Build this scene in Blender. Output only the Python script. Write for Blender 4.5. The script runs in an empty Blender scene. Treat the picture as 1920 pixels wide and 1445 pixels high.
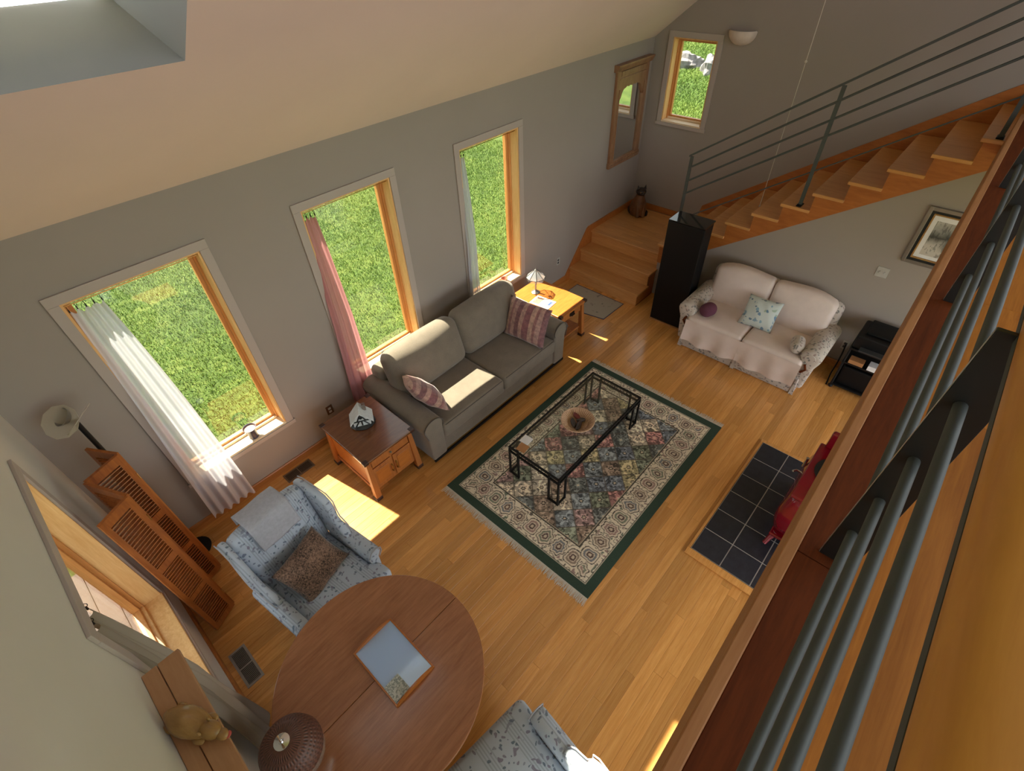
import bpy, bmesh, math, random
import numpy as np
from mathutils import Vector, Matrix, Euler
random.seed(7); rng = np.random.default_rng(7)
scene = bpy.context.scene
col = scene.collection
pi = math.pi

# ---------------------------------------------------------------- camera
YAW, PITCH, ROLL, FPX = 0.76368, -0.76161, -0.04413, 932.6
CAM = Vector((1.3411, -4.1008, 4.3))
fw = Vector((math.cos(PITCH)*math.cos(YAW), math.cos(PITCH)*math.sin(YAW), math.sin(PITCH)))
rt = fw.cross(Vector((0, 0, 1))).normalized(); up = rt.cross(fw)
rt2 = math.cos(ROLL)*rt + math.sin(ROLL)*up; up2 = -math.sin(ROLL)*rt + math.cos(ROLL)*up
cd = bpy.data.cameras.new('camera'); cam = bpy.data.objects.new('camera', cd); col.objects.link(cam)
M = Matrix.Identity(4)
for i in range(3):
    M[i][0], M[i][1], M[i][2], M[i][3] = rt2[i], up2[i], -fw[i], CAM[i]
cam.matrix_world = M
cd.sensor_fit = 'HORIZONTAL'; cd.sensor_width = 36; cd.lens = FPX/1920*36; cd.clip_start = 0.02; cd.clip_end = 300
scene.camera = cam

# ---------------------------------------------------------------- light
w = bpy.data.worlds.new('sky'); scene.world = w; w.use_nodes = True
bg = w.node_tree.nodes['Background']; bg.inputs[0].default_value = (0.90, 0.95, 1.0, 1); bg.inputs[1].default_value = 3.1
SUN = Vector((0.19, -1.0, -1.57)).normalized()
sl = bpy.data.lights.new('sun', 'SUN'); sl.energy = 44; sl.angle = 0.009; sl.color = (1.0, 0.90, 0.74)
so = bpy.data.objects.new('sun', sl); col.objects.link(so)
so.rotation_euler = SUN.to_track_quat('-Z', 'Y').to_euler(); so.location = (0, 6, 9)
vs = scene.view_settings
vs.view_transform = 'Standard'; vs.look = 'None'; vs.exposure = 0.48; vs.gamma = 1.0; vs.use_curve_mapping = False
scene.cycles.max_bounces = 10; scene.cycles.diffuse_bounces = 6; scene.cycles.transparent_max_bounces = 16
scene.cycles.sample_clamp_indirect = 8
scene.cycles.use_denoising = True

# ---------------------------------------------------------------- helpers
def sl2(c):
    return tuple(((x/255)/12.92 if x/255 <= 0.04045 else ((x/255+0.055)/1.055)**2.4) for x in c)
MATS = {}
class N:
    def __init__(s, name):
        m = bpy.data.materials.new(name); m.use_nodes = True; s.m = m; s.t = m.node_tree
        s.p = s.t.nodes['Principled BSDF']; s.out = s.t.nodes['Material Output']; MATS[name] = m
    def n(s, typ, **kw):
        nd = s.t.nodes.new(typ)
        for k, v in kw.items():
            if isinstance(v, tuple) and k.startswith('i_'): pass
            if k.startswith('i_'):
                key = k[2:]
                key = int(key) if key.isdigit() else key.replace('_', ' ')
                if hasattr(v, 'bl_idname') or hasattr(v, 'is_output'): s.t.links.new(v, nd.inputs[key])
                else: nd.inputs[key].default_value = v
            else: setattr(nd, k, v)
        return nd
    def l(s, a, b): s.t.links.new(a, b)
    def coord(s, scale=(1, 1, 1), kind='Object', rot=(0, 0, 0)):
        tc = s.n('ShaderNodeTexCoord'); mp = s.n('ShaderNodeMapping')
        mp.inputs['Scale'].default_value = scale; mp.inputs['Rotation'].default_value = rot
        s.l(tc.outputs[kind], mp.inputs['Vector']); return mp.outputs['Vector']
    def noise(s, vec, scale=5, detail=4, rough=0.55, dist=0):
        nd = s.n('ShaderNodeTexNoise'); s.l(vec, nd.inputs['Vector'])
        nd.inputs['Scale'].default_value = scale; nd.inputs['Detail'].default_value = detail
        nd.inputs['Roughness'].default_value = rough; nd.inputs['Distortion'].default_value = dist
        return nd.outputs['Fac']
    def ramp(s, fac, stops, interp='LINEAR'):
        nd = s.n('ShaderNodeValToRGB'); s.l(fac, nd.inputs[0]); cr = nd.color_ramp; cr.interpolation = interp
        while len(cr.elements) < len(stops): cr.elements.new(0.5)
        for e, (p, c) in zip(cr.elements, stops):
            e.position = p; e.color = (*c[:3], 1) if len(c) >= 3 else (c[0],)*3 + (1,)
        return nd.outputs['Color']
    def mix(s, fac, a, b, mode='MIX'):
        nd = s.n('ShaderNodeMix', data_type='RGBA', blend_type=mode)
        for v, i in ((fac, 0), (a, 6), (b, 7)):
            if hasattr(v, 'is_output'): s.l(v, nd.inputs[i])
            else: nd.inputs[i].default_value = v if i == 0 else (*v[:3], 1)
        return nd.outputs[2]
    def math(s, op, a, b=0.0, c=0.0):
        nd = s.n('ShaderNodeMath', operation=op)
        for i, v in enumerate((a, b, c)):
            if hasattr(v, 'is_output'): s.l(v, nd.inputs[i])
            else: nd.inputs[i].default_value = v
        return nd.outputs[0]
    def color(s, c):
        if hasattr(c, 'is_output'): s.l(c, s.p.inputs['Base Color'])
        else: s.p.inputs['Base Color'].default_value = (*c[:3], 1)
    def bump(s, h, strength=0.2, dist=0.01):
        nd = s.n('ShaderNodeBump'); nd.inputs['Strength'].default_value = strength; nd.inputs['Distance'].default_value = dist
        s.l(h, nd.inputs['Height']); s.l(nd.outputs[0], s.p.inputs['Normal'])
    def set(s, **kw):
        for k, v in kw.items(): s.p.inputs[k.replace('_', ' ')].default_value = v
        return s

def plain(name, c, rough=0.5, metal=0.0, var=0.08, scale=12, bump=0.0, bscale=60, **kw):
    n = N(name); v = n.coord(); f = n.noise(v, scale, 3)
    c = sl2(c); a = tuple(x*(1-var) for x in c); b = tuple(min(1, x*(1+var)) for x in c)
    n.color(n.ramp(f, [(0.3, a), (0.7, b)])); n.set(Roughness=rough, Metallic=metal)
    if bump: n.bump(n.noise(v, bscale, 3), bump, 0.004)
    n.set(**kw); return n.m

def wood(name, dark, light, scale=(1.2, 14, 14), rough=0.35, var=0.25, rnd=0.0, grain=6, coat=0.0, bump=0.05, spec=0.5):
    n = N(name); v = n.coord(scale)
    if rnd:
        oi = n.n('ShaderNodeObjectInfo'); ad = n.n('ShaderNodeVectorMath', operation='ADD')
        sc = n.n('ShaderNodeVectorMath', operation='SCALE'); cb = n.n('ShaderNodeCombineXYZ')
        n.l(oi.outputs['Random'], cb.inputs[0]); n.l(oi.outputs['Random'], cb.inputs[1]); n.l(oi.outputs['Random'], cb.inputs[2])
        n.l(cb.outputs[0], sc.inputs[0]); sc.inputs['Scale'].default_value = 37
        n.l(v, ad.inputs[0]); n.l(sc.outputs[0], ad.inputs[1]); v = ad.outputs[0]
    f1 = n.noise(v, 1.3, 5, 0.6, 1.2); f2 = n.noise(v, grain, 4, 0.65, 0.6)
    f = n.math('MULTIPLY_ADD', f2, 0.45, n.math('MULTIPLY', f1, 0.55))
    c = n.ramp(f, [(0.30, sl2(dark)), (0.68, sl2(light))])
    if rnd:
        k = n.math('MULTIPLY_ADD', oi.outputs['Random'], rnd, 1-rnd*0.55)
        hv = n.n('ShaderNodeHueSaturation'); n.l(c, hv.inputs['Color']); n.l(k, hv.inputs['Value']); c = hv.outputs[0]
    n.color(c); n.set(Roughness=rough, Specular_IOR_Level=spec)
    if coat: n.set(Coat_Weight=coat, Coat_Roughness=0.12)
    if bump: n.bump(f2, bump, 0.003)
    return n.m

class MB:
    """collects shapes into one mesh"""
    def __init__(s): s.v = []; s.f = []
    def add(s, vs, fs, T=None):
        o = len(s.v)
        for p in vs:
            p = Vector(p); s.v.append(tuple(T @ p) if T is not None else tuple(p))
        s.f += [tuple(i+o for i in f) for f in fs]; return s
    def box(s, a, b, T=None):
        x0, y0, z0 = (min(a[i], b[i]) for i in range(3)); x1, y1, z1 = (max(a[i], b[i]) for i in range(3))
        return s.add([(x0,y0,z0),(x1,y0,z0),(x1,y1,z0),(x0,y1,z0),(x0,y0,z1),(x1,y0,z1),(x1,y1,z1),(x0,y1,z1)],
              [(0,3,2,1),(4,5,6,7),(0,1,5,4),(1,2,6,5),(2,3,7,6),(3,0,4,7)], T)
    def cbox(s, c, d, T=None):
        return s.box([c[i]-d[i]/2 for i in range(3)], [c[i]+d[i]/2 for i in range(3)], T)
    def rbox(s, c, d, r=0.03, k=3, m=4, crown=(0, 0, 0), T=None, fn=None):
        """rounded box with bulging faces"""
        h = [x/2 for x in d]; r = min(r, *h)
        def ticks(hh):
            a = [-hh + r*i/k for i in range(k)]; inn = hh - r
            mid = [-inn + 2*inn*i/m for i in range(m+1)] if inn > 1e-6 else [0.0]
            return a + mid + [-x for x in reversed(a)]
        T3 = [ticks(x) for x in h]; idx = {}; vs = []; fs = []
        def key(i, j, l): 
            q = (i, j, l)
            if q not in idx:
                p = [T3[0][i], T3[1][j], T3[2][l]]
                inn = [max(-(h[a]-r), min(h[a]-r, p[a])) for a in range(3)]
                dv = Vector([p[a]-inn[a] for a in range(3)])
                if dv.length > 1e-9:
                    # soften the cube corner to a sphere corner
                    dv = dv.normalized()*r
                p = [inn[a]+dv[a] for a in range(3)]
                u = [p[a]/h[a] for a in range(3)]
                for a in range(3):
                    if crown[a]:
                        b, e = (a+1) % 3, (a+2) % 3
                        p[a] += crown[a]*u[a]*max(0, 1-u[b]**2)*max(0, 1-u[e]**2)
                p = [p[a]+c[a] for a in range(3)]
                if fn: p = fn(p)
                idx[q] = len(vs); vs.append(p)
            return idx[q]
        n3 = [len(t) for t in T3]
        for a in range(3):
            b, e = (a+1) % 3, (a+2) % 3
            for side in (0, n3[a]-1):
                for i in range(n3[b]-1):
                    for j in range(n3[e]-1):
                        qs = []
                        for (di, dj) in ((0,0),(1,0),(1,1),(0,1)):
                            q = [0,0,0]; q[a] = side; q[b] = i+di; q[e] = j+dj; qs.append(key(*q))
                        fs.append(tuple(qs) if side else tuple(reversed(qs)))
        return s.add(vs, fs, T)
    def cyl(s, p, q, r0, r1=None, n=16, cap=True):
        p, q = Vector(p), Vector(q); r1 = r0 if r1 is None else r1
        d = (q-p).normalized(); a = d.orthogonal().normalized(); b = d.cross(a)
        vs = []
        for c, r in ((p, r0), (q, r1)):
            for i in range(n):
                t = 2*pi*i/n; vs.append(c + a*(r*math.cos(t)) + b*(r*math.sin(t)))
        fs = [(i, (i+1) % n, n+(i+1) % n, n+i) for i in range(n)]
        if cap: fs += [tuple(range(n-1, -1, -1)), tuple(range(n, 2*n))]
        return s.add(vs, fs)
    def tube(s, pts, r, n=8, closed=False):
        pts = [Vector(p) for p in pts]; m = len(pts); rs = r if isinstance(r, (list, tuple)) else [r]*m
        vs = []; a = None
        for i, p in enumerate(pts):
            d = (pts[min(i+1, m-1)] - pts[max(i-1, 0)]).normalized()
            a = d.orthogonal().normalized() if a is None else (a - d*a.dot(d)).normalized()
            b = d.cross(a)
            for j in range(n):
                t = 2*pi*j/n; vs.append(p + a*(rs[i]*math.cos(t)) + b*(rs[i]*math.sin(t)))
        fs = [(i*n+j, i*n+(j+1) % n, (i+1)*n+(j+1) % n, (i+1)*n+j) for i in range(m-1) for j in range(n)]
        fs += [tuple(range(n-1, -1, -1)), tuple(range((m-1)*n, m*n))]
        return s.add(vs, fs)
    def lathe(s, prof, n=24, c=(0, 0, 0), T=None, sx=1, sy=1):
        vs = []; fs = []
        for (r, z) in prof:
            for i in range(n):
                t = 2*pi*i/n; vs.append((c[0]+sx*r*math.cos(t), c[1]+sy*r*math.sin(t), c[2]+z))
        for k in range(len(prof)-1):
            for i in range(n):
                fs.append((k*n+i, k*n+(i+1) % n, (k+1)*n+(i+1) % n, (k+1)*n+i))
        if prof[0][0] > 1e-5: fs.append(tuple(range(n-1, -1, -1)))
        if prof[-1][0] > 1e-5: fs.append(tuple((len(prof)-1)*n+i for i in range(n)))
        return s.add(vs, fs, T)
    def prism(s, poly, lo, hi, axis='z', T=None):
        """poly of 2d points extruded along axis: x -> (y,z), y -> (x,z), z -> (x,y)"""
        n = len(poly)
        def mk(p, h): return (h, p[0], p[1]) if axis == 'x' else (p[0], h, p[1]) if axis == 'y' else (p[0], p[1], h)
        vs = [mk(p, lo) for p in poly] + [mk(p, hi) for p in poly]
        fs = [tuple(range(n)), tuple(range(2*n-1, n-1, -1))] + [(i, n+i, n+(i+1) % n, (i+1) % n) for i in range(n)]
        return s.add(vs, fs, T)
    def grid(s, fn, nu, nv, T=None):
        vs = [fn(i/nu, j/nv) for j in range(nv+1) for i in range(nu+1)]
        fs = [(j*(nu+1)+i, j*(nu+1)+i+1, (j+1)*(nu+1)+i+1, (j+1)*(nu+1)+i) for j in range(nv) for i in range(nu)]
        return s.add(vs, fs, T)
    def sphere(s, c, r, n=16, m=10, sc=(1, 1, 1), T=None):
        prof = [(max(1e-6, r*math.sin(pi*i/m)), -r*math.cos(pi*i/m)) for i in range(m+1)]
        S = Matrix.Translation(c) @ Matrix.Diagonal((*sc, 1))
        return s.lathe(prof, n, T=(T @ S) if T is not None else S)
    def mesh(s, name='m', bevel=0, smooth=None, seg=2):
        me = bpy.data.meshes.new(name); me.from_pydata(s.v, [], s.f)
        bm = bmesh.new(); bm.from_mesh(me)
        bmesh.ops.remove_doubles(bm, verts=bm.verts, dist=1e-6)
        bmesh.ops.recalc_face_normals(bm, faces=bm.faces)
        if bevel:
            es = [e for e in bm.edges if len(e.link_faces) == 2 and e.calc_face_angle(0) > 0.6]
            bmesh.ops.bevel(bm, geom=es, offset=bevel, segments=seg, affect='EDGES', profile=0.5, clamp_overlap=True)
        bm.to_mesh(me); bm.free()
        if smooth is not None:
            for p in me.polygons: p.use_smooth = True
            if smooth: me.set_sharp_from_angle(angle=math.radians(smooth))
        return me

def obj(name, mb, mat, parent=None, bevel=0, smooth=None, loc=None, rot=None, scale=None, **props):
    me = mb.mesh(name, bevel, smooth) if isinstance(mb, MB) else mb
    o = bpy.data.objects.new(name, me); col.objects.link(o)
    if mat is not None and not me.materials:
        me.materials.append(MATS[mat] if isinstance(mat, str) else mat)
    if parent is not None: o.parent = parent
    if loc is not None: o.location = loc
    if rot is not None: o.rotation_euler = rot
    if scale is not None: o.scale = scale
    for k, v in props.items(): o[k] = v
    return o
def tag(o, label, cat, group=None):
    o['label'] = label; o['category'] = cat
    if group: o['group'] = group
    return o
def thing(name, label, cat, loc=(0, 0, 0), rz=0, group=None, rot=None):
    o = bpy.data.objects.new(name, None); col.objects.link(o); o.empty_display_size = 0.1
    o.location = loc; o.rotation_euler = rot if rot is not None else (0, 0, rz)
    return tag(o, label, cat, group)
def struct(name, mb, mat, **kw):
    o = obj(name, mb, mat, **kw); o['kind'] = 'structure'; return o
def sgroup(name, loc=(0, 0, 0)):
    o = bpy.data.objects.new(name, None); col.objects.link(o); o.location = loc; o['kind'] = 'structure'; o.empty_display_size = 0.1; return o
def RZ(a): return Matrix.Rotation(a, 4, 'Z')
def RX(a): return Matrix.Rotation(a, 4, 'X')
def RY(a): return Matrix.Rotation(a, 4, 'Y')
def TR(x, y, z): return Matrix.Translation((x, y, z))
def dup(o, parent=None):
    c = o.copy(); col.objects.link(c); c.parent = parent
    for ch in list(o.children): dup(ch, c)
    return c
def pillow_mesh(w, h, t, n=14, puff=0.55, wob=0.004):
    """knife-edge cushion, lying in xz with thickness along y"""
    b = MB()
    for sgn in (1, -1):
        def fn(u, v, sgn=sgn):
            x, z = 2*u-1, 2*v-1
            th = (max(0, 1-x*x)**puff)*(max(0, 1-z*z)**puff)
            pin = 1-0.07*(1-abs(x)**2)*abs(z)**3-0.0; pin2 = 1-0.07*(1-abs(z)**2)*abs(x)**3
            return (x*w/2*pin2, sgn*t/2*th + wob*math.sin(9*x+4*z), z*h/2*pin)
        b.grid(fn, n, n)
    return b
# ---------------------------------------------------------------- materials
def paint(name, c, rough=0.75, var=0.025):
    n = N(name); v = n.coord(); f = n.noise(v, 1.5, 4); c = sl2(c)
    n.color(n.ramp(f, [(0.3, tuple(x*(1-var) for x in c)), (0.7, tuple(min(1, x*(1+var)) for x in c))]))
    n.set(Roughness=rough); n.bump(n.noise(v, 180, 3), 0.06, 0.002); return n.m
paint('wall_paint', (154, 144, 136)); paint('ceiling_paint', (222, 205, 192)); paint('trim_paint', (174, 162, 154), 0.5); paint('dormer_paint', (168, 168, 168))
paint('west_paint', (206, 202, 194))
wood('floor_wood', (188, 126, 62), (224, 166, 96), (1.1, 16, 16), 0.22, rnd=0.36, coat=0.35)
wood('loft_wood', (138, 80, 24), (178, 114, 44), (1.1, 14, 14), 0.5, rnd=0.25, spec=0.25)
wood('stair_wood', (184, 126, 68), (214, 158, 98), (14, 1.2, 14), 0.3, rnd=0.14, coat=0.2)
wood('stringer_wood', (150, 84, 34), (184, 112, 52), (14, 1.0, 6), 0.4)
wood('jamb_wood', (216, 160, 96), (242, 200, 140), (14, 14, 1.0), 0.35)
wood('sash_wood', (188, 122, 62), (220, 158, 94), (14, 14, 1.0), 0.35)
wood('sill_wood', (222, 196, 158), (240, 222, 192), (1.0, 14, 14), 0.4)
wood('base_wood', (148, 88, 38), (186, 120, 58), (1.0, 14, 14), 0.4)
wood('louver_wood', (122, 62, 22), (176, 104, 46), (12, 12, 1.2), 0.35, rnd=0.12)
wood('cherry_wood', (134, 83, 52), (176, 120, 83), (1.6, 16, 16), 0.28, coat=0.35, grain=5)
wood('dark_table_wood', (92, 54, 30), (128, 80, 46), (1.2, 9, 9), 0.22, coat=0.5)
wood('table_wood', (140, 80, 36), (184, 118, 62), (9, 9, 1.2), 0.35)
wood('orange_wood', (152, 84, 32), (192, 120, 54), (1.2, 9, 9), 0.3, coat=0.3)
wood('mahogany', (72, 32, 12), (104, 50, 20), (1.0, 12, 12), 0.7, spec=0.12)
wood('beam_wood', (146, 96, 56), (172, 122, 80), (1.0, 12, 12), 0.6, spec=0.25)
wood('rail_wood', (184, 122, 46), (210, 150, 68), (0.8, 8, 8), 0.4)
wood('shelf_wood', (168, 122, 84), (190, 146, 108), (8, 1.2, 8), 0.5)
wood('carved_wood', (128, 92, 48), (178, 140, 86), (3, 9, 9), 0.3, grain=3)
wood('mirror_wood', (116, 78, 52), (160, 120, 88), (10, 10, 1.5), 0.4)
wood('deck_wood', (52, 30, 22), (80, 50, 38), (8, 1, 8), 0.6, rnd=0.1)
plain('steel', (62, 64, 64), 0.42, 0.6, 0.05); plain('highlight_steel', (190, 190, 186), 0.35, 0.7, 0.04)  # second steel is paler, for the highlight painted on the loft post edges
plain('black_metal', (30, 30, 32), 0.45, 0.6, 0.05)
plain('rail_metal', (72, 77, 75), 0.62, 0.2, 0.05)
plain('chrome', (215, 218, 222), 0.12, 1.0, 0.02)
plain('pewter', (150, 148, 144), 0.35, 0.8, 0.06)
plain('brass', (170, 130, 70), 0.3, 0.9, 0.05)
plain('black_gloss', (14, 15, 18), 0.10, 0.0, 0.02, Coat_Weight=0.4)
plain('black_satin', (9, 10, 13), 0.5, 0.0, 0.05, Specular_IOR_Level=0.25)
plain('black_plastic', (13, 13, 15), 0.5, 0.0, 0.08, Specular_IOR_Level=0.3)
plain('grey_plastic', (52, 54, 56), 0.5)
plain('white_plastic', (176, 172, 166), 0.45)
plain('brown_plastic', (86, 56, 36), 0.4)
plain('mirror_glass', (232, 236, 238), 0.03, 1.0, 0.0)
plain('sconce_ceramic', (214, 198, 186), 0.6)
plain('grout', (168, 166, 164), 0.8)
plain('red_enamel', (122, 10, 28), 0.18, 0.0, 0.04, Coat_Weight=0.6, Coat_Roughness=0.05)
plain('cast_iron', (32, 34, 36), 0.55, 0.3)
plain('cushion_purple', (92, 48, 66), 0.9, bump=0.2, bscale=150)
plain('cat_brown', (110, 68, 36), 0.45, 0, 0.35, 6)
plain('cat_dark', (34, 24, 20), 0.45)
plain('pod_dark', (58, 48, 44), 0.4, 0, 0.4, 20); plain('pod_red', (110, 42, 34), 0.4, 0, 0.3, 20)
plain('stone', (128, 124, 128), 0.9, 0, 0.45, 9, 0.6, 14)
plain('paper_white', (226, 226, 228), 0.5, 0, 0.04); plain('paper_blue', (72, 90, 140), 0.5); plain('paper_photo', (150, 120, 104), 0.5, 0, 0.5, 60)
plain('paper_gray', (120, 118, 112), 0.6, 0, 0.3, 40); plain('paper_tan', (170, 120, 76), 0.6)
plain('vent_metal', (126, 108, 88), 0.4, 0.5); plain('vent_grey', (150, 146, 140), 0.4, 0.5); plain('vent_dark', (28, 24, 22), 0.8)
plain('candle_wax', (216, 160, 124), 0.5, Subsurface_Weight=0.2); plain('cup_dark', (70, 66, 84), 0.3)
plain('terracotta', (176, 116, 92), 0.6)
plain('house_white', (206, 212, 212), 0.3, 0, 0.1, 40); plain('house_dark', (40, 44, 46), 0.35); plain('house_roof', (132, 120, 112), 0.25, 0.6, 0.3, 40)
plain('shell_dark', (60, 36, 28), 0.4)
plain('towel', (172, 174, 184), 0.95, 0, 0.08, 40, 0.8, 220)
plain('cord_white', (190, 180, 166), 0.7)
plain('slip_cream', (220, 204, 196), 0.9, 0, 0.04, 8, 0.15, 120)
plain('red_mouth', (176, 70, 66), 0.5)
plain('dark_soil', (90, 84, 40), 0.95, 0, 0.3)

def cloth(name, c, rough=0.95, fine=260, var=0.16, mottle=0.10, bump=0.35):
    n = N(name); v = n.coord(); c = sl2(c)
    f = n.math('MULTIPLY_ADD', n.noise(v, fine, 2), 0.7, n.math('MULTIPLY', n.noise(v, 9, 4), 0.3))
    n.color(n.ramp(f, [(0.36, tuple(x*(1-var) for x in c)), (0.64, tuple(min(1, x*(1+var)) for x in c))]))
    n.set(Roughness=rough, Sheen_Weight=0.25); n.bump(n.noise(v, fine, 2), bump, 0.002); return n.m
cloth('sofa_cloth', (116, 106, 93), var=0.2); cloth('sofa_piping', (66, 60, 54))
cloth('shag', (112, 88, 74), fine=95, var=0.85, bump=1.0)

def floral(name, base, leafs, stripe=0.10, scale=16, cover=0.50, sfreq=55):
    n = N(name); v = n.coord(); base = sl2(base)
    wv = n.n('ShaderNodeTexNoise'); n.l(v, wv.inputs['Vector']); wv.inputs['Scale'].default_value = 9
    wp = n.mix(0.12, v, wv.outputs['Color'], 'ADD')
    vo = n.n('ShaderNodeTexVoronoi', feature='F1'); n.l(wp, vo.inputs['Vector']); vo.inputs['Scale'].default_value = scale
    petal = n.math('LESS_THAN', n.math('ADD', vo.outputs['Distance'], n.math('MULTIPLY', n.noise(v, 40, 3), 0.35)), 0.50)
    mask = n.math('GREATER_THAN', n.noise(v, 4.2, 2), cover)
    fac = n.math('MULTIPLY', petal, mask)
    lc = n.ramp(n.n('ShaderNodeSeparateColor', i_0=vo.outputs['Color']).outputs[0], [(i/len(leafs), sl2(c)) for i, c in enumerate(leafs)], 'CONSTANT')
    sep = n.n('ShaderNodeSeparateXYZ'); n.l(v, sep.inputs[0])
    st = n.math('GREATER_THAN', n.math('SINE', n.math('MULTIPLY', sep.outputs[0], sfreq*6.283)), 0.1)
    band = n.math('GREATER_THAN', n.math('SINE', n.math('MULTIPLY_ADD', sep.outputs[0], 30, 1.0)), 0.2)
    sb = n.mix(n.math('MULTIPLY', n.math('MULTIPLY', st, band), stripe), base, tuple(x*0.45 for x in base))
    n.color(n.mix(n.math('MULTIPLY', fac, 0.8), sb, lc)); n.set(Roughness=0.9, Sheen_Weight=0.15)
    n.bump(n.noise(v, 300, 2), 0.15, 0.001); return n.m
floral('chair_floral', (176, 187, 202), [(92, 102, 124), (118, 110, 132), (80, 98, 116), (130, 136, 154)], 0.40, 26, 0.36)
floral('loveseat_floral', (192, 182, 172), [(112, 108, 104), (96, 102, 102), (142, 118, 114)], 0.0, 26, 0.30)
floral('blue_floral', (198, 208, 204), [(62, 110, 150), (110, 150, 176), (52, 92, 128), (150, 172, 150)], 0.0, 15, 0.20)
floral('mat_floral', (160, 150, 134), [(118, 110, 100), (140, 128, 118), (100, 100, 92)], 0.0, 14, 0.52)

def striped(name):
    n = N(name); v = n.coord(); sep = n.n('ShaderNodeSeparateXYZ'); n.l(v, sep.inputs[0])
    t = n.math('FRACT', n.math('MULTIPLY_ADD', sep.outputs[0], 2.9, 0.5))
    c = n.ramp(t, [(0.0, sl2((176, 148, 140))), (0.16, sl2((128, 94, 98))), (0.34, sl2((180, 152, 142))), (0.5, sl2((140, 98, 104))), (0.74, sl2((186, 160, 146))), (0.9, sl2((150, 112, 112)))], 'CONSTANT')
    m = n.noise(v, 26, 4, 0.65)
    n.color(n.mix(0.6, c, n.ramp(m, [(0.35, sl2((116, 88, 90))), (0.65, sl2((204, 180, 170)))]), 'OVERLAY'))
    n.set(Roughness=0.85, Sheen_Weight=0.3); n.bump(m, 0.2, 0.004); return n.m
striped('pillow_stripe')

def sheer(name, c, tr=0.22):
    n = N(name); c = sl2(c)
    d = n.n('ShaderNodeBsdfDiffuse'); d.inputs[0].default_value = (*c, 1)
    t = n.n('ShaderNodeBsdfTranslucent'); t.inputs[0].default_value = (*c, 1)
    v = n.coord((60, 60, 60)); f = n.noise(v, 8, 2)
    n.l(n.ramp(f, [(0.3, tuple(x*0.94 for x in c)), (0.7, c)]), d.inputs[0])
    p = n.n('ShaderNodeBsdfTransparent')
    m1 = n.n('ShaderNodeMixShader'); m1.inputs[0].default_value = 0.32; n.l(d.outputs[0], m1.inputs[1]); n.l(t.outputs[0], m1.inputs[2])
    m2 = n.n('ShaderNodeMixShader'); m2.inputs[0].default_value = tr; n.l(m1.outputs[0], m2.inputs[1]); n.l(p.outputs[0], m2.inputs[2])
    n.l(m2.outputs[0], n.out.inputs['Surface']); return n.m
sheer('sheer_white', (226, 226, 236), 0.16); sheer('sheer_pink', (206, 148, 150), 0.05); sheer('sheer_grey', (202, 204, 212), 0.15); sheer('curtain_taupe', (150, 138, 126), 0.0)

def pane(name, tint=0.5, refl=1.0):
    n = N(name); t = n.n('ShaderNodeBsdfTransparent'); t.inputs[0].default_value = (tint*0.98, tint, tint*0.97, 1)
    g = n.n('ShaderNodeBsdfGlossy'); g.inputs['Roughness'].default_value = 0.01
    v = n.coord(); g.inputs[0].default_value = (1, 1, 1, 1)
    ge = n.n('ShaderNodeNewGeometry'); dt = n.n('ShaderNodeVectorMath', operation='DOT_PRODUCT')
    n.l(ge.outputs['Incoming'], dt.inputs[0]); n.l(ge.outputs['Normal'], dt.inputs[1])
    k = n.math('POWER', n.math('SUBTRACT', 1.0, n.math('ABSOLUTE', dt.outputs['Value'])), 5.0)
    m = n.n('ShaderNodeMixShader'); n.l(n.math('MULTIPLY', n.math('MULTIPLY_ADD', k, 0.95, 0.045), refl), m.inputs[0]); n.l(t.outputs[0], m.inputs[1]); n.l(g.outputs[0], m.inputs[2])
    n.l(m.outputs[0], n.out.inputs['Surface']); return n.m
pane('window_glass', 0.62); pane('table_glass', 0.94); pane('skylight_glass', 0.9)
def frosted(name, c):
    n = N(name); n.color(sl2(c)); n.set(Roughness=0.35, Transmission_Weight=0.35, Alpha=0.45)
    n.bump(n.noise(n.coord(), 90, 2), 0.05, 0.002); return n.m
frosted('frosted_glass', (214, 206, 186)); frosted('lamp_glass', (214, 220, 224))

def lawn():
    n = N('lawn'); v = n.coord(); a = n.noise(v, 0.8, 5, 0.7); b = n.noise(v, 26, 5, 0.75)
    f = n.math('MULTIPLY_ADD', b, 0.35, n.math('MULTIPLY_ADD', n.noise(v, 5, 4, 0.7), 0.35, n.math('MULTIPLY', a, 0.3)))
    n.color(n.ramp(f, [(0.38, sl2((44, 66, 18))), (0.5, sl2((72, 94, 28))), (0.62, sl2((108, 120, 50)))]))
    n.set(Roughness=0.95); n.bump(b, 0.9, 0.05)
    return n.m
lawn()
def grass():
    n = N('grass_blade'); v = n.coord(); g = n.noise(v, 0.7, 4); h = n.noise(v, 30, 2)
    f = n.math('MULTIPLY_ADD', h, 0.6, n.math('MULTIPLY', g, 0.4))
    n.color(n.ramp(f, [(0.34, sl2((54, 84, 22))), (0.5, sl2((90, 122, 36))), (0.66, sl2((138, 152, 66)))])); n.set(Roughness=0.7); return n.m
grass()
def tile():
    n = N('slate_tile'); v = n.coord(); oi = n.n('ShaderNodeObjectInfo')
    c = n.ramp(n.noise(v, 14, 5, 0.7), [(0.3, sl2((26, 28, 38))), (0.7, sl2((44, 46, 56)))])
    hv = n.n('ShaderNodeHueSaturation'); n.l(c, hv.inputs['Color']); n.l(n.math('MULTIPLY_ADD', oi.outputs['Random'], 0.5, 0.75), hv.inputs['Value'])
    n.color(hv.outputs[0]); n.set(Roughness=0.45); n.bump(n.noise(v, 20, 4), 0.2, 0.003)
tile()
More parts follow.
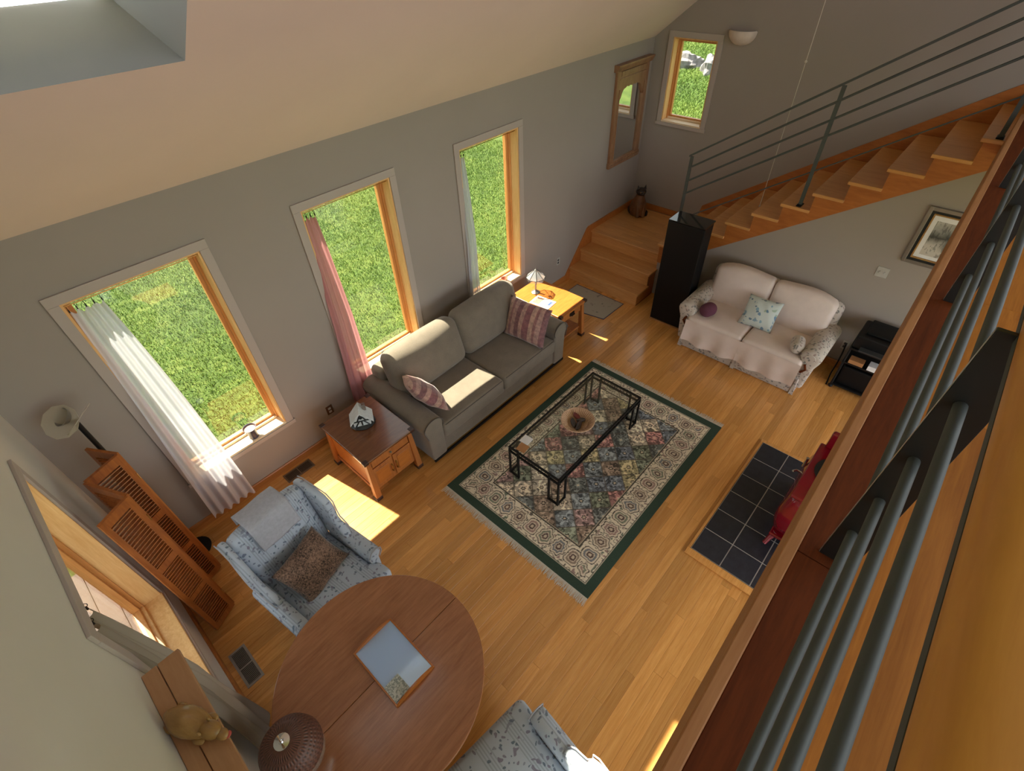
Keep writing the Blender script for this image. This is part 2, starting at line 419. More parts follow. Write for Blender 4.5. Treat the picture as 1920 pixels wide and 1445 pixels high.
def attr_mat(name, rough=0.95):
    n = N(name); a = n.n('ShaderNodeVertexColor'); a.layer_name = 'weave'
    v = n.coord(); f = n.noise(v, 220, 2)
    n.color(n.mix(0.35, a.outputs[0], n.ramp(f, [(0.3, (0.25,)*3), (0.7, (0.75,)*3)]), 'OVERLAY')); n.set(Roughness=rough); n.bump(f, 0.4, 0.003)
attr_mat('rug_weave')
def wicker(name, c0, c1, rad, ring):
    n = N(name); v = n.coord(); sep = n.n('ShaderNodeSeparateXYZ'); n.l(v, sep.inputs[0])
    ang = n.math('ARCTAN2', sep.outputs[1], sep.outputs[0])
    r = n.math('SINE', n.math('MULTIPLY', ang, rad)); q = n.math('SINE', n.math('MULTIPLY', sep.outputs[2], ring))
    f = n.math('MULTIPLY_ADD', n.math('MULTIPLY', r, q), 0.25, n.math('MULTIPLY_ADD', r, 0.22, 0.5))
    f = n.math('MULTIPLY_ADD', n.noise(v, 60, 3), 0.5, n.math('MULTIPLY', f, 0.6))
    n.color(n.ramp(f, [(0.25, sl2(c0)), (0.75, sl2(c1))])); n.set(Roughness=0.5); n.bump(f, 0.8, 0.006)
wicker('wicker_brown', (48, 28, 24), (112, 72, 58), 46, 260)
wicker('basket_tan', (140, 100, 78), (222, 190, 158), 44, 60)
def art():
    n = N('landscape_art'); v = n.coord(); sep = n.n('ShaderNodeSeparateXYZ'); n.l(v, sep.inputs[0])
    h = n.math('MULTIPLY_ADD', n.noise(v, 9, 4), 0.18, sep.outputs[2])
    sky = n.ramp(h, [(0.0, sl2((196, 190, 182))), (0.10, sl2((60, 62, 58))), (0.17, sl2((120, 122, 118))), (0.24, sl2((176, 174, 168))), (0.30, sl2((206, 202, 194)))])
    tr = n.math('GREATER_THAN', n.noise(n.coord((1, 14, 5)), 3, 4), 0.56)
    n.color(n.mix(n.math('MULTIPLY', tr, 0.5), sky, sl2((52, 54, 50)))); n.set(Roughness=0.5)
art()
def etched():
    n = N('etched_tile'); v = n.coord(); f = n.noise(v, 45, 4, 0.6)
    n.color(n.ramp(f, [(0.45, sl2((206, 212, 212))), (0.52, sl2((110, 126, 128))), (0.6, sl2((196, 204, 204)))], 'LINEAR')); n.set(Roughness=0.4)
etched()
def tray():
    n = N('tray_glass'); v = n.coord(); n.color(sl2((176, 206, 255))); n.set(Roughness=0.12, Coat_Weight=1.0, Coat_Roughness=0.05)  # pale blue base colour stands in for sky reflected in the glass
tray()
# ---------------------------------------------------------------- room shell
XL, XF, ZC, SL = 0.689, 8.786, 2.985, 0.80
def ztop(y): return ZC - SL*y
def wall_mesh(us, holes, z0, top, P, t):
    """front and back skins with reveals; P(u,d,z) -> point, d 0 inside .. t outside"""
    b = MB(); us = sorted(set(us + [h[0] for h in holes] + [h[1] for h in holes]))
    for a, c in zip(us[:-1], us[1:]):
        segs = [(z0, z0)]; cur = (z0, z0)
        hs = sorted([h for h in holes if h[0] <= a+1e-6 and h[1] >= c-1e-6], key=lambda h: h[2])
        spans = []
        for h in hs: spans.append((cur, (h[2], h[2]))); cur = (h[3], h[3])
        spans.append((cur, (top(a), top(c))))
        for (l0, l1), (t0, t1) in spans:
            for d in (0, t):
                b.add([P(a, d, l0), P(c, d, l1), P(c, d, t1), P(a, d, t0)], [(0, 1, 2, 3)])
    for (a, c, l, h) in holes:
        b.add([P(a,0,l), P(a,t,l), P(a,t,h), P(a,0,h)], [(0,1,2,3)]); b.add([P(c,0,l), P(c,t,l), P(c,t,h), P(c,0,h)], [(0,1,2,3)])
        b.add([P(a,0,l), P(c,0,l), P(c,t,l), P(a,t,l)], [(0,1,2,3)]); b.add([P(a,0,h), P(c,0,h), P(c,t,h), P(a,t,h)], [(0,1,2,3)])
    return b
WN = [(1.335, 2.262), (3.116, 4.060), (4.968, 5.905)]; ZB, ZT = 0.585, 2.517
YB = -6.6
struct('wall_north', wall_mesh([XL, XF+0.2], [(a, c, ZB, ZT) for a, c in WN], -0.4, lambda u: ZC+0.02, lambda u, d, z: (u, d, z), 0.2), 'wall_paint')
W4 = (0.285, 0.910, 1.962, 3.004)
struct('wall_east', wall_mesh([0, 1.0, 5.0, -YB], [W4], -0.4, lambda u: ztop(-min(u, 5.0)), lambda u, d, z: (XF+d, -u, z), 0.2), 'wall_paint')
W5 = (0.905, 2.170, 0.60, 2.120)
struct('wall_west', wall_mesh([0, 1.0, 5.0, -YB], [W5], -0.4, lambda u: ztop(-min(u, 5.0)), lambda u, d, z: (XL-d, -u, z), 0.2), 'west_paint')
struct('wall_south', wall_mesh([XL-0.2, XF+0.2], [(0.95, 3.75, 0.08, 2.35), (4.0, 7.3, 0.08, 2.35), (1.1, 3.9, 3.5, 5.5), (4.4, 7.2, 3.5, 5.5)], -0.4, lambda u: 6.05, lambda u, d, z: (u, YB-d, z), 0.15), 'wall_paint')  # unseen wall; its large unglazed openings are added to let in fill daylight
# sloped ceiling, with the dormer well at its left end
DX0, DX1, DY0, DY1, DZ = 0.95, 2.36, -1.057, -1.894, 4.5
b = MB(); xs = [XL-0.2, DX0, DX1, XF+0.2]; ys = [0.22, DY0, DY1, -5.2]
for off in (0, 0.28):
    for i in range(3):
        for j in range(3):
            if i == 1 and j == 1: continue
            if i == 1 and j == 0 and off: 
                continue
            q = [(xs[i], ys[j]), (xs[i+1], ys[j]), (xs[i+1], ys[j+1]), (xs[i], ys[j+1])]
            b.add([(x, y, ztop(y)+off) for x, y in q], [(0, 1, 2, 3)])
for off in (0, 0.28): b.add([(XL-0.2, -5.2, ztop(-5.2)+off), (XF+0.2, -5.2, ztop(-5.2)+off), (XF+0.2, YB-0.3, 6.0+off), (XL-0.2, YB-0.3, 6.0+off)], [(0, 1, 2, 3)])
struct('ceiling', b, 'ceiling_paint')
# dormer well: floor, cheeks, flat top with a roof light
b = MB()
b.add([(DX0, DY0, ztop(DY0)), (DX1, DY0, ztop(DY0)), (DX1, -0.33, 4.047), (DX0, -0.33, 4.047)], [(0, 1, 2, 3)])
for x in (DX0, DX1):
    b.add([(x, DY0, ztop(DY0)), (x, -0.33, 4.047), (x, -0.33, DZ), (x, DY1, DZ)], [(0, 1, 2, 3)])
b.add([(DX0-0.1, 0.30, DZ), (DX1+0.1, 0.30, DZ), (DX1+0.1, -1.395, DZ), (DX0-0.1, -1.395, DZ)], [(0, 1, 2, 3)])  # unseen top, its overhang and rear edge shaped to block direct sun
b.add([(2.19, -1.395, DZ), (DX1+0.1, -1.395, DZ), (DX1+0.1, DY1, DZ), (2.19, DY1, DZ)], [(0, 1, 2, 3)])
struct('wall_dormer', b, 'dormer_paint')
wd = sgroup('window_6', (1.655, -0.34, 4.05))
obj('pane', MB().cbox((0, 0, 0.22), (1.40, 0.008, 0.42)), 'skylight_glass', wd)
obj('roof_pane', MB().box((DX0-1.655, -1.055, DZ-4.05), (2.19-1.655, DY1+0.34, DZ-4.05+0.008)), 'window_glass', wd)
for u in (-0.69, 0.0, 0.69): obj('sash', MB().cbox((u, 0, 0.22), (0.035, 0.04, 0.44)), 'trim_paint', wd)

def window(name, org, rz, w, h, dep=0.2, cas=0.071, sash='sash_wood', jamb='jamb_wood', sillm='sill_wood', horn=True):
    """org: inner lower corner of the opening at wall face; local x along the wall, +y outwards"""
    g = sgroup(name, org); g.rotation_euler = (0, 0, rz); T = 0.018
    for nm, a, c in (('casing', (-cas, -T, 0), (0, 0, h)), ('casing', (w, -T, 0), (w+cas, 0, h)), ('casing', (-cas, -T, h), (w+cas, 0, h+cas)),
                     ('casing', (-cas-0.012, -T-0.006, -0.045), (w+cas+0.012, 0, 0))):
        obj(nm, MB().box(a, c), 'trim_paint', g, bevel=0.003)
    jt = 0.016
    obj('jamb', MB().box((0, -0.004, 0), (jt, 0.125, h)), jamb, g); obj('jamb', MB().box((w-jt, -0.004, 0), (w, 0.125, h)), jamb, g)
    obj('jamb', MB().box((jt, -0.004, h-jt), (w-jt, 0.125, h)), jamb, g)
    obj('sill', MB().box((0.0, -0.012, -0.002), (w, 0.118, 0.022)), sillm, g, bevel=0.004)
    for st, (d0, d1, wd_) in enumerate(((0.115, 0.150, 0.034), (0.140, 0.190, 0.062))):
        nm = ('stop', 'sash')[st]; e = jt*0
        obj(nm, MB().box((e, d0, 0.02), (e+wd_, d1, h-e)), sash, g, bevel=0.004); obj(nm, MB().box((w-e-wd_, d0, 0.02), (w-e, d1, h-e)), sash, g, bevel=0.004)
        obj(nm, MB().box((e+wd_, d0, h-wd_), (w-wd_, d1, h)), sash, g, bevel=0.004); obj(nm, MB().box((e+wd_, d0, 0.02), (w-wd_, d1, 0.02+wd_*0.8)), sillm if st == 0 else sash, g, bevel=0.004)
    obj('pane', MB().box((0.058, 0.163, 0.05), (w-0.058, 0.167, h-0.058)), 'window_glass', g)
    return g
for i, (a, c) in enumerate(WN): window('window_%d' % (i+1), (a, 0, ZB), 0, c-a, ZT-ZB)
window('window_4', (XF, -W4[0], W4[2]), -pi/2, W4[1]-W4[0], W4[3]-W4[2])
window('window_5', (XL, -W5[1], W5[2]), pi/2, W5[1]-W5[0], W5[3]-W5[2], sillm='jamb_wood')

# ---------------------------------------------------------------- floor of separate boards
PW = 0.0827
floor = struct('floor', MB().box((XL-0.2, 0.2, -0.12), (XF+0.2, YB, -0.014)), 'mahogany')
def plank_mesh(name, wd_, t=0.014):
    b = MB(); c = 0.0012
    b.add([(0,0,-t),(1,0,-t),(1,-wd_,-t),(0,-wd_,-t),(0,0,-c),(1,0,-c),(1,-wd_,-c),(0,-wd_,-c),(0.0015,-c,0),(1-0.0015,-c,0),(1-0.0015,-wd_+c,0),(0.0015,-wd_+c,0)],
          [(0,1,5,4),(1,2,6,5),(2,3,7,6),(3,0,4,7),(4,5,9,8),(5,6,10,9),(6,7,11,10),(7,4,8,11),(8,9,10,11)])
    me = b.mesh(name); return me
pm = plank_mesh('plank', PW-0.0006); pm.materials.append(MATS['floor_wood'])
rest = MB(); count = 0
for r in range(0, 80):
    y = -r*PW; x = XL + 0.001; x_end = 7.06 if y > -1.16 else 7.52
    if y < YB+0.05: break
    x1 = x + random.uniform(0.3, 1.5)
    while x < x_end-0.01:
        x1 = min(x1, x_end)
        if x_end - x1 < 0.25: x1 = x_end
        L = x1-x-0.0008
        if y > -4.40:
            o = obj('plank', pm, None, floor, loc=(x, y, 0), scale=(L, 1, 1)); count += 1
        else: rest.box((x, y, -0.014), (x+L, y-PW+0.0008, 0))
        x = x1; x1 = x + random.uniform(0.9, 1.9)
obj('plank', rest, 'floor_wood', floor, kind='stuff')

def baseboard(name, a, c, z, n, h=0.095, t=0.016, m='base_wood'):
    a, c, n = Vector((*a, 0)), Vector((*c, 0)), Vector((*n, 0)); b = MB()
    prof = [(0, 0), (t, 0), (t, h-0.012), (t*0.55, h), (0, h)]
    d = (c-a)
    vs = [a + n*p[0] + Vector((0, 0, z+p[1])) for p in prof] + [c + n*p[0] + Vector((0, 0, z+p[1])) for p in prof]
    k = len(prof); b.add(vs, [tuple(range(k)), tuple(range(2*k-1, k-1, -1))] + [(i, k+i, k+(i+1) % k, (i+1) % k) for i in range(k)])
    return struct(name, b, m)
baseboard('baseboard_north', (XL, 0), (6.98, 0), 0, (0, -1)); baseboard('baseboard_west', (XL, -0.016), (XL, YB), 0, (1, 0))
baseboard('baseboard_partition', (7.5, -1.30), (7.5, -5.5), 0, (-1, 0))

# ---------------------------------------------------------------- staircase
LZ, RISE, RUN = 0.6225, 0.1925, 0.281
NX = [7.02, 7.29, 7.56]; XS = 7.48
st = thing('staircase', 'oak staircase of low steps, landing and long flight along the grey wall', 'staircase')
for k in range(3):
    z = LZ*(k+1)/3
    obj('riser', MB().box((NX[k]+0.028, -0.02, LZ*k/3), (NX[k]+0.046, -1.235, z-0.03)), 'stair_wood', st)
    if k < 2: obj('tread', MB().box((NX[k], -0.02, z-0.032), (NX[k+1]+0.05, -1.262, z)), 'stair_wood', st, bevel=0.008)
# landing boards, running parallel to the nosings
obj('landing_frame', MB().box((7.60, -0.0, 0.42), (XF-0.002, -1.24, LZ-0.016)), 'stringer_wood', st)
nb = 15; lw = (XF-0.03-NX[2])/nb
for i in range(nb):
    x = NX[2]+i*lw; cut = random.uniform(0.35, 0.9)
    for (y0, y1) in ((-0.016, -cut), (-cut-0.001, -1.235)):
        obj('landing_plank', MB().box((x, y0, LZ-(0.032 if i == 0 else 0.016)), (x+lw-0.001, y1, LZ)), 'stair_wood', st, bevel=0.002 if i else 0.006)
# string against the window wall, following the low steps
obj('wall_string', MB().prism([(6.955, 0.0), (7.62, 0.0), (7.62, LZ-0.02), (8.77, LZ-0.02), (8.77, LZ+0.09), (7.50, LZ+0.09), (7.46, LZ+0.075), (6.955, 0.11)], -0.0005, -0.020, 'y'), 'stringer_wood', st)
obj('skirting', MB().box((XF-0.018, -0.02, LZ), (XF-0.001, -1.20, LZ+0.09)), 'stringer_wood', st)
obj('side_panel', MB().prism([(7.07, 0.0), (7.60, 0.0), (7.60, 0.40), (7.33, 0.40), (7.33, 0.175), (7.07, 0.175)], -1.215, -1.235, 'y'), 'stringer_wood', st)
NY = lambda k: -1.203 - RUN*(k-1)
NZ = lambda k: LZ + RISE*k
tm = MB().box((XS, 0, -0.034), (XF-0.022, -RUN-0.035, 0)).mesh('tread', 0.006); tm.materials.append(MATS['stair_wood'])
rm = MB().box((XS+0.045, -0.030, 0), (XF-0.022, -0.048, RISE-0.034)).mesh('riser'); rm.materials.append(MATS['stair_wood'])
for k in range(1, 13):
    if k < 12: obj('tread', tm, None, st, loc=(0, NY(k), NZ(k)))
    obj('riser', rm, None, st, loc=(0, NY(k), NZ(k-1)))
pl = []
for k in range(1, 12): pl += [(NY(k)-0.03, NZ(k-1)-0.0), (NY(k)-0.03, NZ(k)-0.034)]
pl += [(NY(12)-0.03, NZ(11)), (NY(12)-0.03, NZ(12)-0.30), ]
zb_ = lambda y: 1.006+0.683*(-2.002-y)
low = [(NY(12)-0.03, zb_(NY(12)-0.03)), (-1.30, zb_(-1.30)), (-1.235, zb_(-1.30))]
obj('cut_string', MB().prism(pl[:-1]+low, 7.502, 7.530, 'x'), 'stringer_wood', st)
y0, y1 = -1.16, -4.30
obj('wall_string', MB().prism([(y0, LZ), (y0, LZ+0.09), (y0-0.05, LZ+0.20+0.10), (y1, NZ(1)+0.685*(-1.203-y1)+0.14), (y1, NZ(1)+0.685*(-1.203-y1)-0.30), (-1.35, LZ)], XF-0.021, XF-0.001, 'x'), 'stringer_wood', st)
# partition closing the space under the flight
b = MB(); ys_ = [-1.24, -1.6, -2.4, -3.2, -4.0, -4.45, YB]
for a, c in zip(ys_[:-1], ys_[1:]):
    ta, tc = (zb_(a)+0.03 if a > -4.44 else 2.66), (zb_(c)+0.03 if c > -4.44 else 2.66)
    for x in (7.512, 7.60): b.add([(x, a, 0), (x, c, 0), (x, c, tc), (x, a, ta)], [(0, 1, 2, 3)])
b.add([(7.512, -1.24, 0), (7.60, -1.24, 0), (7.60, -1.24, 0.45), (7.512, -1.24, 0.45)], [(0,1,2,3)])
struct('wall_partition', b, 'wall_paint')

# stair railing
sr = thing('stair_railing', 'grey metal stair railing with slanting rods up the oak flight', 'railing')
XR = 7.56; nose = lambda y: NZ(1)+0.685*(-1.203-y)
def stop_z(y): 
    k = int((-1.203-y)/RUN)+1; return NZ(k)
for (y, ht) in ((-1.41, 1.10), (-2.79, 1.08), (-4.13, 1.05)):
    zt = nose(y)+1.09-0.02
    obj('post', MB().box((XR-0.009, y+0.019, stop_z(y)), (XR+0.009, y-0.019, zt)), 'rail_metal', sr)
    obj('foot_plate', MB().cbox((XR, y, stop_z(y)+0.006), (0.11, 0.055, 0.012)), 'black_metal', sr, bevel=0.003)
ya, yb = -1.40, -5.3
for i, hz in enumerate((1.09, 0.935, 0.765, 0.605, 0.25)):
    p, q = (XR, ya, nose(ya)+hz), (XR, yb, nose(yb)+hz)
    if i == 0:
        obj('handrail', MB().prism([(ya+0.02, p[2]-0.014-0.01), (ya+0.02, p[2]+0.0), (yb, q[2]+0.012), (yb, q[2]-0.014)], XR-0.022, XR+0.022, 'x'), 'rail_metal', sr, bevel=0.002)
    else:
        obj('rod', MB().cyl(p, q, 0.0115 if i < 4 else 0.007, n=10), 'rail_metal', sr, smooth=40)

# ---------------------------------------------------------------- loft
YE = -4.171; LF = 2.935
struct('trim_1', MB().box((XL, YE, 2.62), (7.50, YE-0.034, LF+0.012)), 'beam_wood', bevel=0.004)
ml = struct('trim_2', MB().box((XL, YE-0.034, LF-0.04), (2.395, -4.345, LF)), 'mahogany', bevel=0.003)
struct('trim_3', MB().box((2.397, YE-0.034, LF-0.04), (7.50, -4.345, LF)), 'mahogany', bevel=0.003)
lf = struct('loft_floor', MB().box((XL, YE-0.034, 2.64), (XF, YB, LF-0.045)), 'ceiling_paint')
lpm = plank_mesh('loft_plank', 0.094, 0.03); lpm.materials.append(MATS['loft_wood'])
lrest = MB()
for r in range(24):
    y = -4.346 - r*0.0945; x = XL+0.001; x1 = x+random.uniform(0.3, 1.4)
    if y < YB+0.1: break
    while x < XF-0.01:
        x1 = min(x1, XF)
        if XF-x1 < 0.3: x1 = XF
        if r < 8: obj('plank', lpm, None, lf, loc=(x, y, LF-0.004), scale=(x1-x-0.001, 1, 1))
        else: lrest.box((x, y, LF-0.04), (x1-0.001, y-0.0937, LF-0.004))
        x = x1; x1 = x+random.uniform(0.8, 1.6)
obj('plank', lrest, 'loft_wood', lf, kind='stuff')
lr = thing('loft_railing', 'grey metal loft railing of round rods with rounded wooden handrail', 'railing', (0, 0, 0))
for x in (0.80, 2.43, 4.08, 5.71, 7.36):
    obj('post', MB().box((x, -4.254, LF), (x+0.013, -4.338, 3.735)), 'steel', lr, bevel=0.0015); obj('edge_highlight', MB().box((x+0.001, -4.2535, LF+0.002), (x+0.012, -4.2528, 3.734)), 'highlight_steel', lr)  # pale strip on each post paints in the glint of window light
for z in (3.074, 3.226, 3.386, 3.561):
    obj('rod', MB().cyl((XL+0.003, -4.286, z), (7.45, -4.286, z), 0.0122, n=14), 'rail_metal', lr, smooth=40)
obj('top_bar', MB().box((XL+0.003, -4.284, 3.720), (7.45, -4.334, 3.735)), 'rail_metal', lr)
hp_ = [(-4.347+0.066*math.copysign(abs(math.cos(a))**0.7, math.cos(a)), 3.755+0.034*math.copysign(abs(math.sin(a))**0.75, math.sin(a))) for a in [2*pi*i/28 for i in range(28)]]
obj('handrail', MB().prism(hp_, XL+0.002, 7.45, 'x'), 'rail_wood', lr, smooth=50)

# ---------------------------------------------------------------- outside
G = -0.35
b = MB()
for a, c in zip([-25, 12, 60][:-1], [-25, 12, 60][1:]):
    za, zc2 = G+max(0, 0.12*(a-12)), G+max(0, 0.12*(c-12)); b.add([(a, 52, za), (c, 52, zc2), (c, -30, zc2), (a, -30, za)], [(0, 3, 2, 1)])
struct('lawn_ground', b, 'lawn')
NBL = 190000
xb = rng.uniform(0.2, 12, NBL); yb_ = rng.uniform(0.25, 10.5, NBL)
hh = rng.uniform(0.025, 0.06, NBL); an = rng.uniform(0, 2*pi, NBL); wd2 = rng.uniform(0.004, 0.008, NBL); le = rng.normal(0, 0.022, (NBL, 2))
V = np.zeros((NBL, 3, 3)); V[:, 0] = np.c_[xb-np.cos(an)*wd2, yb_-np.sin(an)*wd2, np.full(NBL, G)]; V[:, 1] = np.c_[xb+np.cos(an)*wd2, yb_+np.sin(an)*wd2, np.full(NBL, G)]
V[:, 2] = np.c_[xb+le[:, 0], yb_+le[:, 1], G+hh]
NF = 130000; xf = rng.uniform(12.1, 26, NF); yf = xf*rng.uniform(0.07, 0.34, NF)-0.2; zf = G+np.maximum(0, 0.12*(xf-12)); af = rng.uniform(0, 2*pi, NF); wf = rng.uniform(0.006, 0.013, NF)
V2 = np.zeros((NF, 3, 3)); V2[:, 0] = np.c_[xf-np.cos(af)*wf, yf-np.sin(af)*wf, zf]; V2[:, 1] = np.c_[xf+np.cos(af)*wf, yf+np.sin(af)*wf, zf]; V2[:, 2] = np.c_[xf+rng.normal(0, 0.05, NF), yf+rng.normal(0, 0.05, NF), zf+rng.uniform(0.03, 0.075, NF)]

for (VV, lab) in ((V, 'bright green mown grass growing outside the tall windows'), (V2, 'coarse green grass on the slope around the boulders')):
    nb_ = len(VV); me = bpy.data.meshes.new('grass'); me.vertices.add(nb_*3); me.vertices.foreach_set('co', VV.ravel())
    me.loops.add(nb_*3); me.loops.foreach_set('vertex_index', np.arange(nb_*3)); me.polygons.add(nb_); me.polygons.foreach_set('loop_start', np.arange(nb_)*3)
    me.update(); me.validate()
    o = obj('grass', me, 'grass_blade', kind='stuff'); tag(o, lab, 'grass')
def rock(name, c, s, seed, label):
    b = MB(); r2 = random.Random(seed); b.sphere((0, 0, 0), 1, 18, 12)
    vs = []
    for (x, y, z) in b.v:
        k = 1+0.22*math.sin(3.1*x+seed)*math.cos(2.7*y+seed*2)+0.12*math.sin(7*z+5*x+seed)+r2.uniform(-0.06, 0.06)
        vs.append((x*k*s[0], y*k*s[1], max(-0.35, z*k)*s[2]))
    b.v = vs
    return tag(obj(name, b, 'stone', loc=c), label, 'rock', 'boulders on the lawn')
rock('boulder', (19.0, 4.36, 0.49), (0.36, 0.50, 0.34), 3, 'large pale grey boulder on the lawn beyond the small window')
rock('boulder', (18.8, 3.42, 0.47), (0.34, 0.28, 0.46), 8, 'narrow pale boulder beside the large boulder on the lawn')
dk = struct('deck', MB().box((-3.0, 0.4, -0.2), (0.47, -6.0, -0.02)), 'mahogany')
for i in range(24):
    obj('deck_board', MB().box((-2.98+i*0.143, 0.4, -0.02), (-2.98+i*0.143+0.137, -6.0, 0.012)), 'deck_wood', dk)

# ---------------------------------------------------------------- curtains
def curtain(name, label, mat, x0t, x1t, x0b, x1b, zt, zb, y_t, y_b, folds=5, amp=0.022, rz=0, org=(0, 0, 0), clips=4, rodx=None, sag=0.10):
    g = thing(name, label, 'curtain', org, rz)
    def fn(u, v):
        e = 1-(1-v)**1.6
        z = zt + (zb-zt)*v
        e0 = e if sag < 0.5 else v**1.4
        x = (1-u)*(x0t+(x0b-x0t)*e0) + u*(x1t+(x1b-x1t)*e)
        k = min(1, v*3)
        y = y_t+(y_b-y_t)*min(1, v*2.2) + amp*(0.5+0.6*v)*math.sin(u*folds*2*pi+0.7*math.sin(5*v)) + 0.008*math.sin(11*u+6*v)
        if v < 0.06: z -= 0.035*abs(math.sin(u*clips*pi))*(1-v/0.06)
        return (x+0.012*math.sin(4*v+u), y, z)
    obj('drape', MB().grid(fn, 60, 44), mat, g, smooth=0)
    for i in range(clips+1):
        p = fn(i/clips, 0.0); c = MB()
        c.tube([(p[0], p[1]+0.013*math.sin(t*pi/5), p[2]+0.018+0.014*math.cos(t*pi/5)) for t in range(11)], 0.0018, 6); c.cbox((p[0], p[1], p[2]-0.004), (0.008, 0.008, 0.022))
        obj('clip', c, 'black_metal', g, smooth=40)
    if rodx:
        r = MB().cyl((rodx[0], y_t, zt+0.036), (rodx[1], y_t, zt+0.036), 0.004, n=8)
        obj('curtain_rod', r, 'brass', g, smooth=40)
    return g
curtain('window_curtain', 'sheer white curtain gathered at the tall window beside the folding screen', 'sheer_white', 1.36, 1.55, 1.27, 1.68, 2.44, 0.12, 0.03, -0.10, 5, rodx=(1.352, 2.245))
curtain('window_curtain', 'dusty pink sheer curtain at the tall window behind the grey sofa', 'sheer_pink', 3.135, 3.24, 2.98, 3.30, 2.44, 0.14, 0.03, -0.065, 4, 0.018, clips=3, rodx=(3.133, 4.043))
curtain('window_curtain', 'narrow pale grey sheer curtain at the tall window nearest the oak steps', 'sheer_grey', 4.985, 5.05, 4.86, 5.07, 2.44, 0.30, 0.03, -0.055, 4, 0.014, clips=2, rodx=(4.985, 5.888))
curtain('window_curtain', 'opaque taupe curtain hanging at the wooden window above the round table', 'curtain_taupe', 0.02, 0.20, -0.60, 0.24, 2.08, 0.06, 0.0, -0.065, 4, 0.022, rz=pi/2, org=(XL, -2.20, 0), clips=4, sag=1)

# ---------------------------------------------------------------- grey sofa
sx0, sx1, syf, syb = 3.10, 5.42, -1.19, -0.11
sf = thing('sofa', 'grey upholstered two-cushion sofa with rolled arms under the windows', 'sofa', ((sx0+sx1)/2, (syf+syb)/2, 0))
HW, HD = (sx1-sx0)/2, (syb-syf)/2
obj('base', MB().rbox((0, 0.0, 0.18), (2*HW-0.30, 2*HD-0.06, 0.24), 0.03), 'sofa_cloth', sf, smooth=50)
obj('back_frame', MB().rbox((0, HD-0.10, 0.42), (2*HW-0.30, 0.20, 0.68), 0.06), 'sofa_cloth', sf, smooth=50)
for s in (-1, 1):
    pr = [(0.235, 0.06), (0.235, 0.50)] + [(0.120+0.125*math.cos(a), 0.545+0.105*math.sin(a)) for a in [pi*(i/10)*1.15-0.10 for i in range(11)]] + [(0.03, 0.42), (0.045, 0.06)]
    poly = [(s*(HW-p[0]), p[1]) for p in pr]
    arm = obj('arm', MB().prism(poly, -HD+0.005, HD-0.02, 'y'), 'sofa_cloth', sf, bevel=0.022, smooth=50)
    pts = [(s*(HW-p[0]), -HD+0.004, p[1]) for p in pr[1:-1]]
    obj('piping', MB().tube(pts, 0.005, 6), 'sofa_piping', arm, smooth=60)
    c = (s*0.465, -0.10, 0.375)
    sc = obj('seat_cushion', MB().rbox(c, (0.925, 0.90, 0.20), 0.045, 3, 6, crown=(0, 0, 0.022)), 'sofa_cloth', sf, smooth=60)
    fy = -0.10-0.45+0.003
    obj('piping', MB().tube([(c[0]-0.43, fy+0.012, 0.462), (c[0]+0.43, fy+0.012, 0.462)], 0.005, 6), 'sofa_piping', sc, smooth=60)
    T = TR(s*0.49, 0.20, 0.735) @ RX(math.radians(-17))
    bc = obj('back_cushion', MB().rbox((0, 0, 0), (0.975, 0.25, 0.56), 0.10, 4, 6, crown=(0.01, 0.06, 0.02), T=T), 'sofa_cloth', sf, smooth=60)
    obj('piping', MB().tube([tuple(T @ Vector(p)) for p in [(-0.43, -0.082, -0.2), (-0.445, -0.078, 0.17), (-0.39, -0.075, 0.245), (0.39, -0.075, 0.245), (0.445, -0.078, 0.17), (0.43, -0.082, -0.2)]], 0.005, 6), 'sofa_piping', bc, smooth=60)
    for yy in (-1, 1): obj('foot', MB().lathe([(0.03, 0.0), (0.036, 0.03), (0.036, 0.062)], 12, (s*(HW-0.14), yy*(HD-0.09), 0)), 'black_plastic', sf)
obj('gap_shade', MB().cbox((0, -HD+0.012, 0.055), (2*HW-0.1, 0.02, 0.03)), 'black_plastic', sf)  # black strip painting the shade in the gap under the sofa front
# striped throw pillows
def place(name, mb, mat, label, cat, c, X, Z, group=None, smooth=0):
    X = Vector(X).normalized(); Z = Vector(Z); Z = (Z - X*Z.dot(X)).normalized(); Y = Z.cross(X)
    o = obj(name, mb, mat, smooth=smooth)
    o.matrix_world = Matrix(((X[0], Y[0], Z[0], c[0]), (X[1], Y[1], Z[1], c[1]), (X[2], Y[2], Z[2], c[2]), (0, 0, 0, 1)))
    return tag(o, label, cat, group)
e = Vector((0.13, -0.73, -0.24)).normalized(); f = Vector((0.50, 0.28, -0.62)); f = (f-e*f.dot(e)).normalized()
place('throw_pillow', pillow_mesh(0.50, 0.50, 0.20), 'pillow_stripe', 'mauve striped throw pillow tipped against the sofa arm beside the carved end table', 'pillow', (3.405, -0.86, 0.705), e+f*0.75, e*0.75-f)
place('throw_pillow', pillow_mesh(0.60, 0.50, 0.20), 'pillow_stripe', 'mauve and beige striped throw pillow upright by the lamp end of the sofa', 'pillow', (4.99, -0.90, 0.715), (0.10, -1, 0), (0.38, 0, 0.9))

